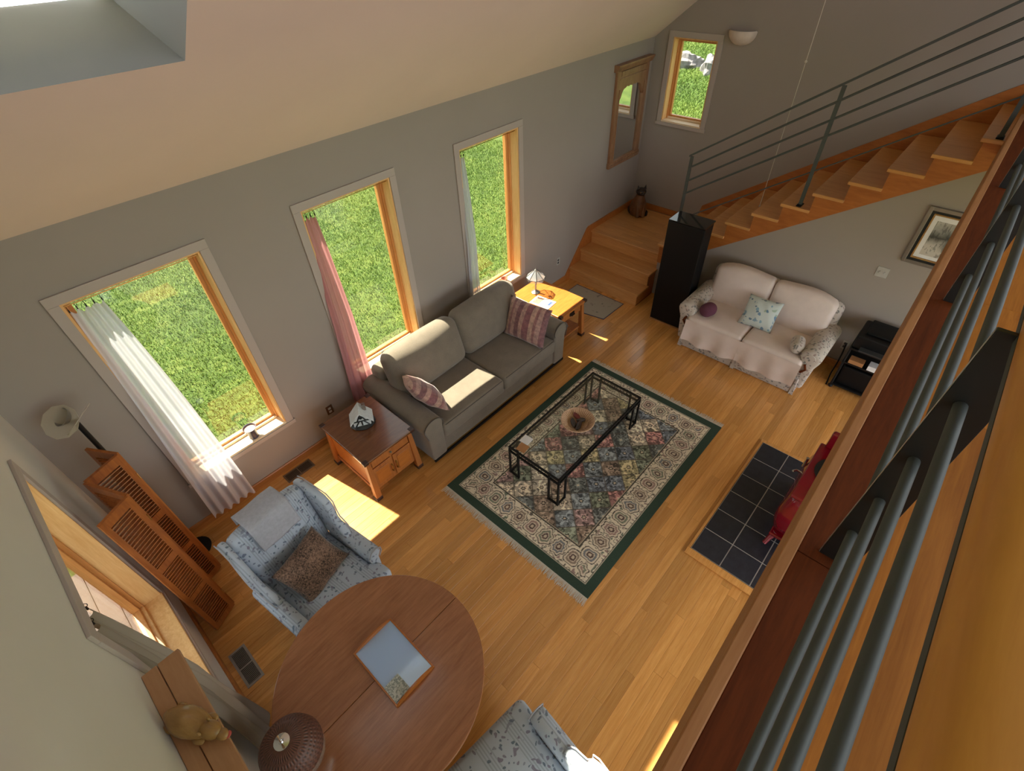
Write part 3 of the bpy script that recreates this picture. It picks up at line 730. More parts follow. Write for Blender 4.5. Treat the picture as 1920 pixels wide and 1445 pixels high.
# ---------------------------------------------------------------- end tables
def end_table(kind, label, loc, W, D, H, top):
    t = thing('end_table', label, 'end table', loc)
    obj('tabletop', MB().cbox((0, 0, H-0.015), (W, D, 0.030)), top, t, bevel=0.006)
    for sx in (-1, 1):
        for sy in (-1, 1):
            obj('corner_bracket', MB().cbox((sx*(W/2-0.022), sy*(D/2-0.022), H-0.013), (0.052, 0.052, 0.036)), 'shell_dark', t, bevel=0.004)
            x, y = sx*(W/2-0.05), sy*(D/2-0.05)
            lg = obj('leg', MB().add([(x-0.024,y-0.024,H-0.03),(x+0.024,y-0.024,H-0.03),(x+0.024,y+0.024,H-0.03),(x-0.024,y+0.024,H-0.03)]+[(x+sx*0.02+a*0.032,y+sy*0.02+c*0.032,0.0) for a, c in ((-1,-1),(1,-1),(1,1),(-1,1))],
                   [(0,1,2,3),(7,6,5,4),(0,4,5,1),(1,5,6,2),(2,6,7,3),(3,7,4,0)]), 'table_wood', t, bevel=0.003)
            obj('foot_cap', MB().cbox((x+sx*0.02, y+sy*0.02, 0.022), (0.072, 0.072, 0.044)), 'shell_dark', lg, bevel=0.004)
    if kind == 'chest':
        obj('carcass', MB().box((-W/2+0.045, -D/2+0.05, 0.10), (W/2-0.045, D/2-0.04, H-0.03)), 'table_wood', t)
        for sx in (-1, 1):
            obj('side_panel', MB().box((sx*(W/2-0.046), -D/2+0.10, 0.16), (sx*(W/2-0.036), D/2-0.10, H-0.09)), 'orange_wood', t, bevel=0.003)
            obj('rail', MB().box((sx*(W/2-0.046), -D/2+0.07, 0.10), (sx*(W/2-0.028), D/2-0.07, 0.15)), 'table_wood', t, bevel=0.003)
            dx = sx*(W/4-0.022)
            d = obj('door', MB().box((dx-W/4+0.033, -D/2+0.032, 0.13), (dx+W/4-0.035, -D/2+0.05, H-0.175)), 'table_wood', t, bevel=0.003)
            obj('door_panel', MB().box((dx-W/4+0.075, -D/2+0.026, 0.175), (dx+W/4-0.077, -D/2+0.034, H-0.22)), 'orange_wood', d, bevel=0.004)
            obj('handle', MB().tube([(-sx*0.0+sx*0.028, -D/2+0.03, H-0.27), (sx*0.028, -D/2+0.008, H-0.275), (sx*0.028, -D/2+0.008, H-0.36), (sx*0.028, -D/2+0.03, H-0.365)], 0.007, 8), 'brass', d, smooth=60)
        dr = obj('drawer', MB().box((-W/2+0.08, -D/2+0.03, H-0.155), (W/2-0.08, -D/2+0.05, H-0.05)), 'table_wood', t, bevel=0.004)
        obj('knob', MB().lathe([(0.008, 0), (0.014, 0.012), (0.004, 0.024)], 12, T=TR(0, -D/2+0.03, H-0.10) @ RX(pi/2)), 'pewter', dr, smooth=40)
    else:
        obj('apron', MB().box((-W/2+0.045, -D/2+0.05, H-0.16), (W/2-0.045, D/2-0.05, H-0.03)), 'table_wood', t)
        dr = obj('drawer', MB().box((-W/2+0.085, -D/2+0.036, H-0.145), (W/2-0.085, -D/2+0.055, H-0.045)), 'table_wood', t, bevel=0.004)
        obj('drawer_pull', MB().cbox((0, -D/2+0.03, H-0.09), (0.09, 0.012, 0.045)).tube([(-0.035, -D/2+0.03, H-0.085), (-0.03, -D/2+0.008, H-0.10), (0.03, -D/2+0.008, H-0.10), (0.035, -D/2+0.03, H-0.085)], 0.006, 8), 'black_metal', dr)
        obj('shelf', MB().box((-W/2+0.03, -D/2+0.05, 0.135), (W/2-0.03, D/2-0.05, 0.16)), 'table_wood', t, bevel=0.004)
    return t
end_table('chest', 'dark-topped carved end table with doors beside the sofa and armchair', (2.75, -0.70, 0), 0.60, 0.77, 0.60, 'dark_table_wood')
end_table('open', 'sunlit orange end table with drawer and open shelf by the steps', (5.735, -0.64, 0), 0.55, 0.84, 0.58, 'orange_wood')
# miniature cottage
hs = thing('cottage_ornament', 'small white half-timbered cottage ornament on the dark end table', 'ornament', (2.765, -0.63, 0.60), math.radians(-30)); hs.scale = (1.3, 1.3, 1.3)
obj('base', MB().lathe([(0.095, 0), (0.10, 0.012), (0.08, 0.022)], 14, sy=0.85), 'house_dark', hs)
obj('wall', MB().prism([(-0.065, 0.02), (0.065, 0.02), (0.065, 0.075), (0.0, 0.155), (-0.065, 0.075)], -0.05, 0.05, 'y'), 'house_white', hs, bevel=0.004)
for s in (-1, 1):
    obj('roof_slope', MB().prism([(0.0, 0.168), (s*0.088, 0.062), (s*0.088, 0.050), (0.0, 0.152)], -0.065, 0.065, 'y'), 'house_white', hs)
for p, q in (((-0.06, 0.075), (0.06, 0.075)), ((0, 0.03), (0, 0.075)), ((-0.05, 0.025), (-0.02, 0.07)), ((0.05, 0.025), (0.02, 0.07)), ((-0.03, 0.08), (0, 0.14)), ((0.03, 0.08), (0, 0.14))):
    obj('timber', MB().cyl((p[0], -0.051, p[1]), (q[0], -0.051, q[1]), 0.006, n=6), 'house_dark', hs)
obj('window', MB().lathe([(0.012, 0), (0.012, 0.006)], 10, T=TR(0, -0.05, 0.108) @ RX(pi/2)), 'house_dark', hs)
obj('chimney', MB().cbox((0.04, 0.02, 0.15), (0.026, 0.026, 0.06)), 'house_roof', hs)
# small leaded-glass lamp
tl = thing('table_lamp', 'small lamp with pale leaded glass shade on the orange end table', 'lamp', (5.715, -0.43, 0.58))
obj('base', MB().lathe([(0.055, 0), (0.058, 0.008), (0.03, 0.022), (0.012, 0.04), (0.010, 0.20)], 20), 'pewter', tl, smooth=40)
for i in range(8):
    a0, a1 = 2*pi*i/8, 2*pi*(i+1)/8; q = MB(); R = lambda r, a, z: (r*math.cos(a), r*math.sin(a), z)
    q.add([R(0.018, a0, 0.335), R(0.018, a1, 0.335), R(0.128, a1, 0.235), R(0.128, a0, 0.235)], [(0,1,2,3)])
    q.add([R(0.128, a0, 0.235), R(0.128, a1, 0.235), R(0.118, a1, 0.195), R(0.118, a0, 0.195)], [(0,1,2,3)])
    gp = obj('glass_panel', q, 'lamp_glass', tl)
    obj('lead', MB().tube([R(0.018, a0, 0.336), R(0.129, a0, 0.236), R(0.119, a0, 0.194)], 0.0035, 6), 'house_dark', gp)
obj('rim', MB().tube([(0.128*math.cos(2*pi*i/8), 0.128*math.sin(2*pi*i/8), 0.235) for i in range(9)], 0.004, 6), 'house_dark', tl)
obj('finial', MB().lathe([(0.022, 0.333), (0.012, 0.345), (0.004, 0.352), (0.006, 0.372), (0.001, 0.384)], 12), 'pewter', tl, smooth=40)
# papers
mg = thing('magazine', 'glossy white magazine with photographs lying beside the glass-shaded lamp', 'magazine', (5.585, -0.66, 0.58), math.radians(6))
obj('cover', MB().cbox((0, 0, 0.004), (0.20, 0.29, 0.008)), 'paper_white', mg, bevel=0.001)
obj('photo', MB().cbox((0.0, 0.07, 0.0085), (0.15, 0.10, 0.001)), 'paper_photo', mg); obj('photo', MB().cbox((0.02, -0.10, 0.0085), (0.09, 0.035, 0.001)), 'paper_blue', mg)
o = obj('stacked_magazine', MB().cbox((0, 0, 0.012), (0.22, 0.28, 0.024)), 'paper_gray', loc=(5.70, -0.80, 0.16), rot=(0, 0, 0.3), bevel=0.002); tag(o, 'grey stack of papers on the low shelf of the orange table', 'papers')
o = obj('cardboard_box', MB().cbox((0, 0, 0.03), (0.16, 0.14, 0.06)), 'grey_plastic', loc=(5.86, -0.62, 0.16), rot=(0, 0, -0.1), bevel=0.003); tag(o, 'small dark box on the low shelf of the orange table', 'box')

# ---------------------------------------------------------------- rug
rx0, rx1, ry0, ry1 = 3.04, 5.605, -1.478, -3.26
RL, RW = rx1-rx0, ry0-ry1; cs = 0.0065
nu, nv = int(RL/cs), int(RW/cs)
U, Vv = np.meshgrid(np.linspace(0, RL, nu+1), np.linspace(0, RW, nv+1))
def lin(c): return np.array(sl2(c))
C_ = np.zeros(U.shape+(3,)); dE = np.minimum(np.minimum(U, RL-U), np.minimum(Vv, RW-Vv))
C_[:] = lin((38, 58, 46))
def put(mask, c): C_[mask] = lin(c)
put(dE > 0.085, (176, 164, 142)); put((dE > 0.093) & (dE < 0.103), (62, 66, 58))
bord = (dE >= 0.103) & (dE < 0.335); put(bord, (198, 186, 164))
# border motifs along the perimeter
du, dv = np.minimum(U, RL-U), np.minimum(Vv, RW-Vv)
alongU = dv < du
s_ = np.where(alongU, U-RL/2, Vv-RW/2); per = np.where(alongU, RL/15, RW/11)
t_ = s_/per; idx = np.floor(t_).astype(int); lx = (t_-idx-0.5)*per; ly = dE-0.219
rr = np.hypot(lx, ly*0.8); th_ = np.arctan2(ly, lx)
ros = rr*(1+0.10*np.cos((4+2*(idx % 3))*th_)+0.05*np.sin(3*th_))
cols = [(142, 112, 104), (110, 114, 96), (104, 106, 110), (130, 112, 96)]
for k, c in enumerate(cols):
    m = bord & (idx % 4 == k); put(m & (ros < 0.074), (70, 62, 56)); put(m & (ros < 0.066), (192, 178, 156)); put(m & (ros < 0.052), c); put(m & (ros < 0.036), (186, 170, 148)); put(m & (ros < 0.028), (84, 64, 60)); put(m & (ros < 0.014), (180, 164, 140))
def smooth_noise(step):
    gu, gv = int(RL/step)+3, int(RW/step)+3; g_ = rng.uniform(0, 1, (gv, gu)); x_ = U/step; y_ = Vv/step
    i_, j_ = x_.astype(int), y_.astype(int); fx, fy = x_-i_, y_-j_; fx = fx*fx*(3-2*fx); fy = fy*fy*(3-2*fy)
    return (g_[j_, i_]*(1-fx)+g_[j_, i_+1]*fx)*(1-fy)+(g_[j_+1, i_]*(1-fx)+g_[j_+1, i_+1]*fx)*fy
vn, vn2, vn3 = smooth_noise(0.034), smooth_noise(0.026), smooth_noise(0.30)
put(bord & (ros > 0.082) & (abs(vn-0.5) < 0.055), (92, 84, 72)); put(bord & (ros > 0.082) & (vn2 > 0.80), (138, 112, 104)); put(bord & (ros > 0.082) & (vn2 < 0.16), (96, 104, 88))
put((dE >= 0.335) & (dE < 0.347), (58, 54, 48)); put((dE >= 0.347) & (dE < 0.357), (168, 154, 130))
field = dE >= 0.357
fu, fv = U-0.357, Vv-0.357; FL, FW = RL-0.714, RW-0.714
pu, pv = FL/7.0, FW/4.0
a_ = fu/pu+fv/pv; b_ = fu/pu-fv/pv; ia, ib = np.floor(a_).astype(int), np.floor(b_).astype(int); fa, fb = a_-ia-0.5, b_-ib-0.5
pal = [(140, 112, 108), (112, 118, 100), (114, 120, 124), (182, 170, 150), (66, 68, 66), (158, 146, 108), (104, 72, 68), (102, 106, 88), (172, 158, 138), (128, 108, 92), (98, 104, 114)]
pick = (ia*7+ib*3+(ia*ib) % 5) % len(pal)
m1 = np.sin(fu*64+2.4*np.sin(fv*41+ia))*np.sin(fv*64+2.4*np.sin(fu*43+ib)); rad = np.hypot(fa, fb); tt = np.arctan2(fa, fb)
for k, c in enumerate(pal):
    m = field & (pick == k); put(m, c); lum = sum(c)/3
    dk_ = tuple(int(x*0.55) for x in c) if lum > 90 else tuple(min(255, int(x*2.0)) for x in c); lt = tuple(min(255, int(x*1.28+12)) for x in c)
    put(m & (abs(vn-0.5) < 0.075), dk_); put(m & (vn2 > 0.72), lt); put(m & (vn2 < 0.17), dk_)
    fl_ = rad*(1+0.22*np.cos(6*tt)); put(m & (fl_ < 0.20), lt); put(m & (fl_ < 0.13), dk_); put(m & (fl_ < 0.06), (190, 174, 148))
edge = np.maximum(abs(fa), abs(fb)); put(field & (edge > 0.475), (84, 76, 66))
C_ = C_*0.85+C_.mean(-1, keepdims=True)*0.15; C_ *= (1.22+0.30*vn3)[..., None]
rug = thing('area_rug', 'green-bordered floral area rug with diamond panels under the coffee table', 'rug', (rx0, ry0, 0))
Zr = 0.011+0*U; co = np.stack([U, -Vv, Zr], -1).reshape(-1, 3)
n1 = nu+1; ii = (np.arange(nv)[:, None]*n1+np.arange(nu)[None, :]).ravel(); quads = np.stack([ii, ii+n1, ii+n1+1, ii+1], -1)
me = bpy.data.meshes.new('pile'); me.vertices.add(len(co)); me.vertices.foreach_set('co', co.ravel()); me.loops.add(quads.size); me.loops.foreach_set('vertex_index', quads.ravel())
me.polygons.add(len(quads)); me.polygons.foreach_set('loop_start', np.arange(len(quads))*4); me.update()
ca = me.color_attributes.new('weave', 'FLOAT_COLOR', 'POINT'); ca.data.foreach_set('color', np.concatenate([C_.reshape(-1, 3), np.ones((len(co), 1))], 1).ravel().astype(np.float32))
obj('pile', me, 'rug_weave', rug)
obj('backing', MB().box((0, 0, 0.0005), (RL, -RW, 0.0105)), plain('rug_edge', (36, 56, 46), 0.95), rug)
fr = MB()
for s, x in ((-1, 0.0), (1, RL)):
    for i in range(330):
        y = -RW*(i+0.5)/330; L = random.uniform(0.055, 0.085); dy = random.uniform(-0.012, 0.012)
        fr.add([(x, y-0.0026, 0.008), (x, y+0.0026, 0.008), (x+s*L*0.5, y+0.0026+dy*0.3, 0.006), (x+s*L*0.5, y-0.0026+dy*0.3, 0.006), (x+s*L, y+dy+0.002, 0.002), (x+s*L, y+dy-0.002, 0.002)], [(0,1,2,3),(3,2,4,5)])
obj('fringe', fr, plain('fringe_cotton', (206, 198, 184), 0.95), rug, kind='stuff')
# small mat at the steps
mt = thing('door_mat', 'small faded floral mat on the floor before the oak steps', 'mat', (6.70, -0.66, 0), math.radians(0))
obj('pile', MB().prism([(-0.26, 0.42), (0.27, 0.43), (0.27, -0.42), (-0.23, -0.41), (-0.29, -0.1), (-0.30, 0.2)], 0.0005, 0.008), 'mat_floral', mt)
obj('binding', MB().tube([(-0.26, 0.42, 0.006), (0.27, 0.43, 0.006), (0.27, -0.42, 0.006), (-0.23, -0.41, 0.006), (-0.29, -0.1, 0.006), (-0.30, 0.2, 0.006), (-0.26, 0.42, 0.006)], 0.007, 6), 'cup_dark', mt)

# ---------------------------------------------------------------- coffee table
cx0, cx1, cy0, cy1, CH = 3.60, 5.03, -1.865, -2.49, 0.43
ct = thing('coffee_table', 'black wrought-iron coffee table with clear glass top on the rug', 'coffee table', ((cx0+cx1)/2, (cy0+cy1)/2, 0.011))
hw, hd = (cx1-cx0)/2, (cy0-cy1)/2
obj('glass_top', MB().cbox((0, 0, CH-0.004), (2*hw-0.03, 2*hd-0.03, 0.008)), 'table_glass', ct)
def bar(p, q, r=0.0085): return MB().cyl(p, q, r, n=4)
for z in (CH-0.016, CH-0.075):
    for s in (-1, 1):
        obj('rail', MB().cbox((0, s*hd, z), (2*hw+0.018, 0.018, 0.018)), 'black_metal', ct); obj('rail', MB().cbox((s*hw, 0, z), (0.018, 2*hd, 0.018)), 'black_metal', ct)
for s in (-1, 1):
    for t in (-1, 1):
        x, y = s*hw, t*hd; lg = MB()
        for (dx, dy) in ((0, 0), (-s*0.115, 0), (0, -t*0.115)): lg.cbox((x+dx, y+dy, CH/2-0.02), (0.018, 0.018, CH-0.04))
        lg.cbox((x-s*0.0575, y, 0.014), (0.13, 0.018, 0.018)); lg.cbox((x, y-t*0.0575, 0.014), (0.018, 0.13, 0.018))
        obj('leg', lg, 'black_metal', ct)
zc_ = CH-0.0455
for s in (-1, 1):
    for i in range(-7, 8):
        x = i*0.083
        obj('scroll', MB().tube([(x+0.020*math.cos(a), s*hd, zc_+0.020*math.sin(a)) for a in [2*pi*k/10 for k in range(11)]], 0.004, 5), 'black_metal', ct)
    for i in range(-2, 3):
        y = i*0.083
        obj('scroll', MB().tube([(s*hw, y+0.020*math.cos(a), zc_+0.020*math.sin(a)) for a in [2*pi*k/10 for k in range(11)]], 0.004, 5), 'black_metal', ct)
ZT_ = 0.011+CH
bw = thing('woven_bowl', 'round tan woven bowl with ribbed rim on the glass coffee table', 'bowl', (4.275, -2.205, ZT_))
obj('shell', MB().lathe([(0.0, 0.004), (0.085, 0.004), (0.10, 0.014), (0.165, 0.062), (0.172, 0.060), (0.108, 0.004), (0.09, -0.000), (0.0, 0.0)], 48), 'basket_tan', bw, smooth=50)
for i in range(44):
    a = 2*pi*i/44; obj('rib', MB().cyl((0.104*math.cos(a), 0.104*math.sin(a), 0.019), (0.163*math.cos(a), 0.163*math.sin(a), 0.062), 0.0042, n=5), 'basket_tan', bw)
obj('rim', MB().tube([(0.17*math.cos(2*pi*i/40), 0.17*math.sin(2*pi*i/40), 0.063) for i in range(41)], 0.006, 8), 'basket_tan', bw, smooth=60)
for i, (dx, dy, a, L, m, lab) in enumerate(((-0.035, 0.03, 0.7, 0.068, 'pod_dark', 'long dark seed pod lying nearest the sofa in the woven bowl'), (-0.03, -0.035, 0.2, 0.075, 'pod_dark', 'plump dark seed pod lying across the middle of the woven bowl'), (0.045, -0.01, 2.2, 0.05, 'pod_dark', 'short dark seed pod tucked among others in the woven bowl'), (0.05, 0.045, 1.2, 0.06, 'pod_red', 'reddish brown seed pod leaning on the woven bowl rim'))):
    b = MB().sphere((0, 0, 0), 1, 14, 8, sc=(L, 0.028, 0.022))
    b.v = [(x, y*(1-0.25*abs(x/L))+0.006*math.sin(40*x), z) for x, y, z in b.v]
    tag(obj('seed_pod', b, m, loc=(4.275+dx, -2.205+dy, ZT_+0.028+(0.012 if m == 'pod_red' else 0)), rot=(0, -0.25 if m == 'pod_red' else 0, a), smooth=0), lab, 'seed pod')
o = obj('coaster', MB().cbox((0, 0, 0.004), (0.10, 0.10, 0.008)), 'paper_white', loc=(3.765, -1.945, ZT_), rot=(0, 0, 0.05), bevel=0.002); tag(o, 'square white coaster at the corner of the glass coffee table', 'coaster')
o = obj('coaster', MB().cbox((0, 0, 0.004), (0.10, 0.10, 0.008)), 'paper_tan', loc=(3.665, -1.985, ZT_), rot=(0, 0, 0.1), bevel=0.002); tag(o, 'square tan coaster beside the white coaster on the coffee table', 'coaster')
# ---------------------------------------------------------------- loveseat (forward = -x in the room)
ls = thing('loveseat', 'cream slipcovered loveseat with floral rolled arms against the grey partition', 'loveseat', (7.06, -2.905, 0), -pi/2)
LW = 0.86
obj('skirt', MB().rbox((0, -0.02, 0.125), (2*LW-0.22, 0.80, 0.25), 0.03), 'loveseat_floral', ls, smooth=50)
def camel(p):
    x, y, z = p
    if z > 0.5: z += 0.012*math.cos(x*pi/0.78*2)*(-1) * (z-0.5)/0.4 + 0.02 - 0.05*max(0, abs(x)-0.55)/0.25*(z-0.5)/0.4
    return (x, y+0.18*(z-0.45), z)
obj('back_frame', MB().rbox((0, 0.31, 0.49), (2*LW-0.16, 0.14, 0.80), 0.06, 3, 14, fn=camel), 'loveseat_floral', ls, smooth=60)
for s in (-1, 1):
    obj('back_cushion', MB().rbox((s*0.36, 0.19, 0.69), (0.715, 0.17, 0.52), 0.06, 3, 8, crown=(0, 0.03, 0), fn=camel), 'slip_cream', ls, smooth=60)
    sc = obj('seat_cushion', MB().rbox((s*0.355, -0.12, 0.41), (0.705, 0.66, 0.16), 0.05, 3, 6, crown=(0, 0, 0.02)), 'slip_cream', ls, smooth=60)
    def drape(u, v, s=s):
        x = s*0.355-0.355+0.71*u; r = 0.016*math.sin(u*pi*5+s)*v + 0.01*math.sin(u*13+7*v)*v
        return (x, -0.455-0.035*v+r, 0.455-0.29*v-0.02*math.sin(u*pi)*v)
    obj('front_drape', MB().grid(drape, 28, 10), 'slip_cream', sc, smooth=0)
    pr = [(0.20, 0.10), (0.20, 0.50)] + [(0.105+0.115*math.cos(a), 0.545+0.095*math.sin(a)) for a in [pi*(i/10)*1.15-0.10 for i in range(11)]] + [(0.03, 0.42), (0.06, 0.10)]
    poly = [(s*(LW-p[0]), p[1]) for p in pr]
    ar = obj('arm', MB().prism(poly, -0.40, 0.34, 'y'), 'loveseat_floral', ls, bevel=0.03, smooth=50)
    obj('arm_rosette', MB().lathe([(0.0, 0), (0.055, 0.004), (0.06, 0.016)], 16, T=TR(s*(LW-0.105), -0.412, 0.55) @ RX(-pi/2)), 'loveseat_floral', ar, smooth=40)
    obj('carved_bracket', MB().tube([(s*(LW-0.13), -0.405, 0.46), (s*(LW-0.10), -0.415, 0.40), (s*(LW-0.14), -0.41, 0.34)], 0.014, 8), 'mahogany', ar, smooth=60)
    def ad(u, v, s=s):
        return (s*(LW-0.215-0.02*v), -0.36+0.50*u, 0.55-0.16*v)
for k in range(9):
    x = -LW+0.13+k*(2*LW-0.26)/8
    if k in (0, 4, 8): obj('skirt_pleat', MB().prism([(x-0.025, 0.005), (x+0.025, 0.005), (x+0.008, 0.24), (x-0.008, 0.24)], -0.432, -0.424, 'y'), 'loveseat_floral', ls)
def W_(l): return ls.location + (RZ(-pi/2) @ Vector(l))
b = MB().rbox((0, 0, 0), (0.22, 0.17, 0.17), 0.082, 4, 3)
tag(obj('bolster_pillow', b, 'cushion_purple', loc=W_((-0.53, -0.28, 0.585)), rot=(0, 0, -0.35-pi/2+pi/2), smooth=0), 'small plum round pillow against the arm of the loveseat', 'pillow')
c = W_((0.02, -0.06, 0.655))
place('throw_pillow', pillow_mesh(0.40, 0.38, 0.14), 'blue_floral', 'blue and white floral square pillow on the cream loveseat', 'pillow', c, (0.04, -1, 0.02), (0.62, 0, 0.80))
b = MB().rbox((0, 0, 0), (0.26, 0.15, 0.15), 0.073, 4, 3)
tag(obj('bolster_pillow', b, 'loveseat_floral', loc=W_((0.56, -0.26, 0.575)), rot=(0, 0, 0.25), smooth=0), 'small grey floral bolster pillow against the arm of the loveseat', 'pillow')

# ---------------------------------------------------------------- black tower
tv = thing('audio_cabinet', 'tall glossy black cabinet standing between oak steps and loveseat', 'cabinet', (7.075, -1.79, 0), math.radians(1.5))
obj('body', MB().box((-0.115, -0.225, 0.02), (0.145, 0.225, 1.47)), 'black_satin', tv, bevel=0.006)
obj('front_panel', MB().box((-0.150, -0.238, 0.025), (-0.116, 0.238, 1.475)), 'black_satin', tv, bevel=0.008)
obj('top', MB().box((-0.150, -0.238, 1.476), (0.148, 0.238, 1.492)), 'black_gloss', tv, bevel=0.003)
obj('plinth', MB().box((-0.155, -0.24, 0.0), (0.148, 0.24, 0.02)), 'beam_wood', tv)

# ---------------------------------------------------------------- media cart
mc = thing('media_cart', 'low black metal media cart beside the loveseat', 'cart', (7.27, -4.20, 0))
for z, t in ((0.06, 0.02), (0.40, 0.02), (0.60, 0.025)): obj('shelf', MB().cbox((0, 0, z), (0.42, 0.54, t)), 'black_plastic', mc, bevel=0.004)
for sx in (-1, 1):
    for sy in (-1, 1):
        lg = obj('leg', MB().cyl((sx*0.195, sy*0.255, 0.05), (sx*0.195, sy*0.255, 0.60), 0.013, n=10), 'black_metal', mc)
        obj('caster', MB().sphere((sx*0.195, sy*0.255, 0.026), 0.026, 10, 6), 'black_plastic', lg)
pt = thing('printer', 'black desktop printer standing on top of the media cart', 'printer', (7.265, -4.19, 0.6125))
obj('body', MB().rbox((0, 0, 0.085), (0.38, 0.50, 0.17), 0.02), 'black_plastic', pt, smooth=50)
obj('lid', MB().rbox((0.03, -0.02, 0.185), (0.30, 0.42, 0.03), 0.012), 'black_satin', pt, smooth=50)
obj('paper_tray', MB().box((-0.27, -0.17, 0.03), (-0.18, 0.17, 0.045)), 'grey_plastic', pt)
o = obj('subwoofer', MB().rbox((0, 0, 0.13), (0.34, 0.46, 0.26), 0.015), 'black_satin', loc=(7.27, -4.20, 0.0705), smooth=50); tag(o, 'black box speaker on the bottom shelf of the media cart', 'speaker')
o = obj('wooden_box', MB().cbox((0, 0, 0.025), (0.10, 0.15, 0.05)), 'paper_tan', loc=(7.115, -4.06, 0.4105), bevel=0.003); tag(o, 'small tan box on the middle shelf of the media cart', 'box')
o = obj('white_carton', MB().cbox((0, 0, 0.03), (0.11, 0.14, 0.06)), 'paper_white', loc=(7.115, -4.25, 0.4105), bevel=0.003); tag(o, 'small white carton on the middle shelf of the media cart', 'box')
o = obj('power_cable', MB().tube([(7.495, -3.86, 0.33), (7.46, -3.87, 0.36), (7.40, -3.88, 0.30), (7.36, -3.885, 0.15), (7.30, -3.88, 0.02), (7.20, -3.89, 0.009), (7.08, -3.90, 0.009)], 0.008, 8), 'black_plastic', smooth=60); tag(o, 'black power cable running from wall outlet to the floor by the cart', 'cable')

# ---------------------------------------------------------------- hearth and stove
hp = thing('hearth_pad', 'black slate tile hearth pad with wooden border under the red stove', 'hearth', (4.045, -3.697, 0))
TL_ = 0.2735
obj('grout_bed', MB().box((0, 0, 0.0005), (TL_*6, -TL_*4-0.002, 0.017)), 'grout', hp)
tmesh = MB().box((0.0042, -0.0042, 0.012), (TL_-0.0042, -TL_+0.0042, 0.0195)).mesh('tile', 0.0015); tmesh.materials.append(MATS['slate_tile'])
for i in range(6):
    for j in range(4): obj('tile', tmesh, None, hp, loc=(i*TL_, -j*TL_, 0))
obj('border', MB().box((-0.075, 0.030, 0.0005), (-0.004, -TL_*4, 0.018)), 'floor_wood', hp, bevel=0.004); obj('border', MB().box((TL_*6, 0.030, 0.0005), (TL_*6+0.045, -TL_*4, 0.018)), 'floor_wood', hp, bevel=0.004)
obj('border', MB().box((-0.004, 0.004, 0.0005), (TL_*6, 0.030, 0.018)), 'floor_wood', hp, bevel=0.004); obj('metal_strip', MB().box((-0.004, 0.004, 0.0), (0.0, -TL_*4, 0.022)), 'vent_grey', hp)
sv = thing('wood_stove', 'red enamel cast-iron wood stove on the black tile hearth', 'stove', (4.93, -4.475, 0.022))
def belly(p):
    x, y, z = p; k = 0.05*math.sin(max(0, min(1, (z-0.12)/0.55))*pi)
    return (x+k*(1 if x > 0 else -1)*min(1, abs(x)*6), y+k*(1 if y > 0 else -1)*min(1, abs(y)*6), z)
obj('body', MB().rbox((0, 0, 0.40), (0.68, 0.60, 0.56), 0.07, 3, 6, fn=belly), 'red_enamel', sv, smooth=60)
obj('base_skirt', MB().prism([(-0.38, -0.31), (0.38, -0.31), (0.38, 0.31), (-0.38, 0.31)], 0.10, 0.135), 'red_enamel', sv, bevel=0.012)
for sx in (-1, 1):
    for sy in (-1, 1): obj('leg', MB().tube([(sx*0.33, sy*0.26, 0.12), (sx*0.37, sy*0.285, 0.07), (sx*0.42, sy*0.30, 0.012)], [0.032, 0.024, 0.02], 10), 'red_enamel', sv, smooth=60)
obj('top_plate', MB().rbox((0, 0, 0.695), (0.74, 0.64, 0.035), 0.015), 'red_enamel', sv, smooth=50)
obj('cooking_plate', MB().lathe([(0.0, 0.0), (0.21, 0.0), (0.215, 0.008), (0.20, 0.014), (0.0, 0.014)], 32, (0.06, 0.045, 0.713), sy=1.05), 'cast_iron', sv, smooth=40)
fg = obj('front_relief', MB().rbox((-0.385, 0, 0.42), (0.03, 0.34, 0.34), 0.012), 'red_enamel', sv, smooth=50)
for i in range(5): obj('relief_bar', MB().cyl((-0.403, -0.12+i*0.06, 0.30), (-0.403, -0.12+i*0.06, 0.54), 0.010, n=8), 'red_enamel', fg, smooth=60)
for i in range(4): obj('relief_leaf', MB().rbox((-0.26+0.03*i, 0.20-0.06*i, 0.716), (0.10, 0.03, 0.016), 0.008), 'red_enamel', sv, smooth=60)
obj('crest', MB().rbox((0.36, 0.02, 0.78), (0.06, 0.52, 0.22), 0.02), 'red_enamel', sv, smooth=50)
for i in range(6): obj('crest_bar', MB().cyl((0.328, -0.15+i*0.068, 0.72), (0.328, -0.15+i*0.068, 0.86), 0.010, n=8), 'red_enamel', sv, smooth=60)
obj('flue_collar', MB().lathe([(0.085, 0.0), (0.085, 0.05), (0.075, 0.05)], 20, (0.15, -0.12, 0.72)), 'cast_iron', sv)
obj('door_latch', MB().tube([(0.06, 0.33, 0.56), (0.06, 0.375, 0.56), (0.02, 0.395, 0.57)], 0.010, 8), 'chrome', sv, smooth=60)
obj('hinge_pin', MB().cyl((0.20, 0.345, 0.50), (0.20, 0.345, 0.62), 0.014, n=10), 'chrome', sv)
obj('ash_knob', MB().cyl((-0.38, 0.18, 0.16), (-0.46, 0.18, 0.16), 0.018, n=12), 'chrome', sv)

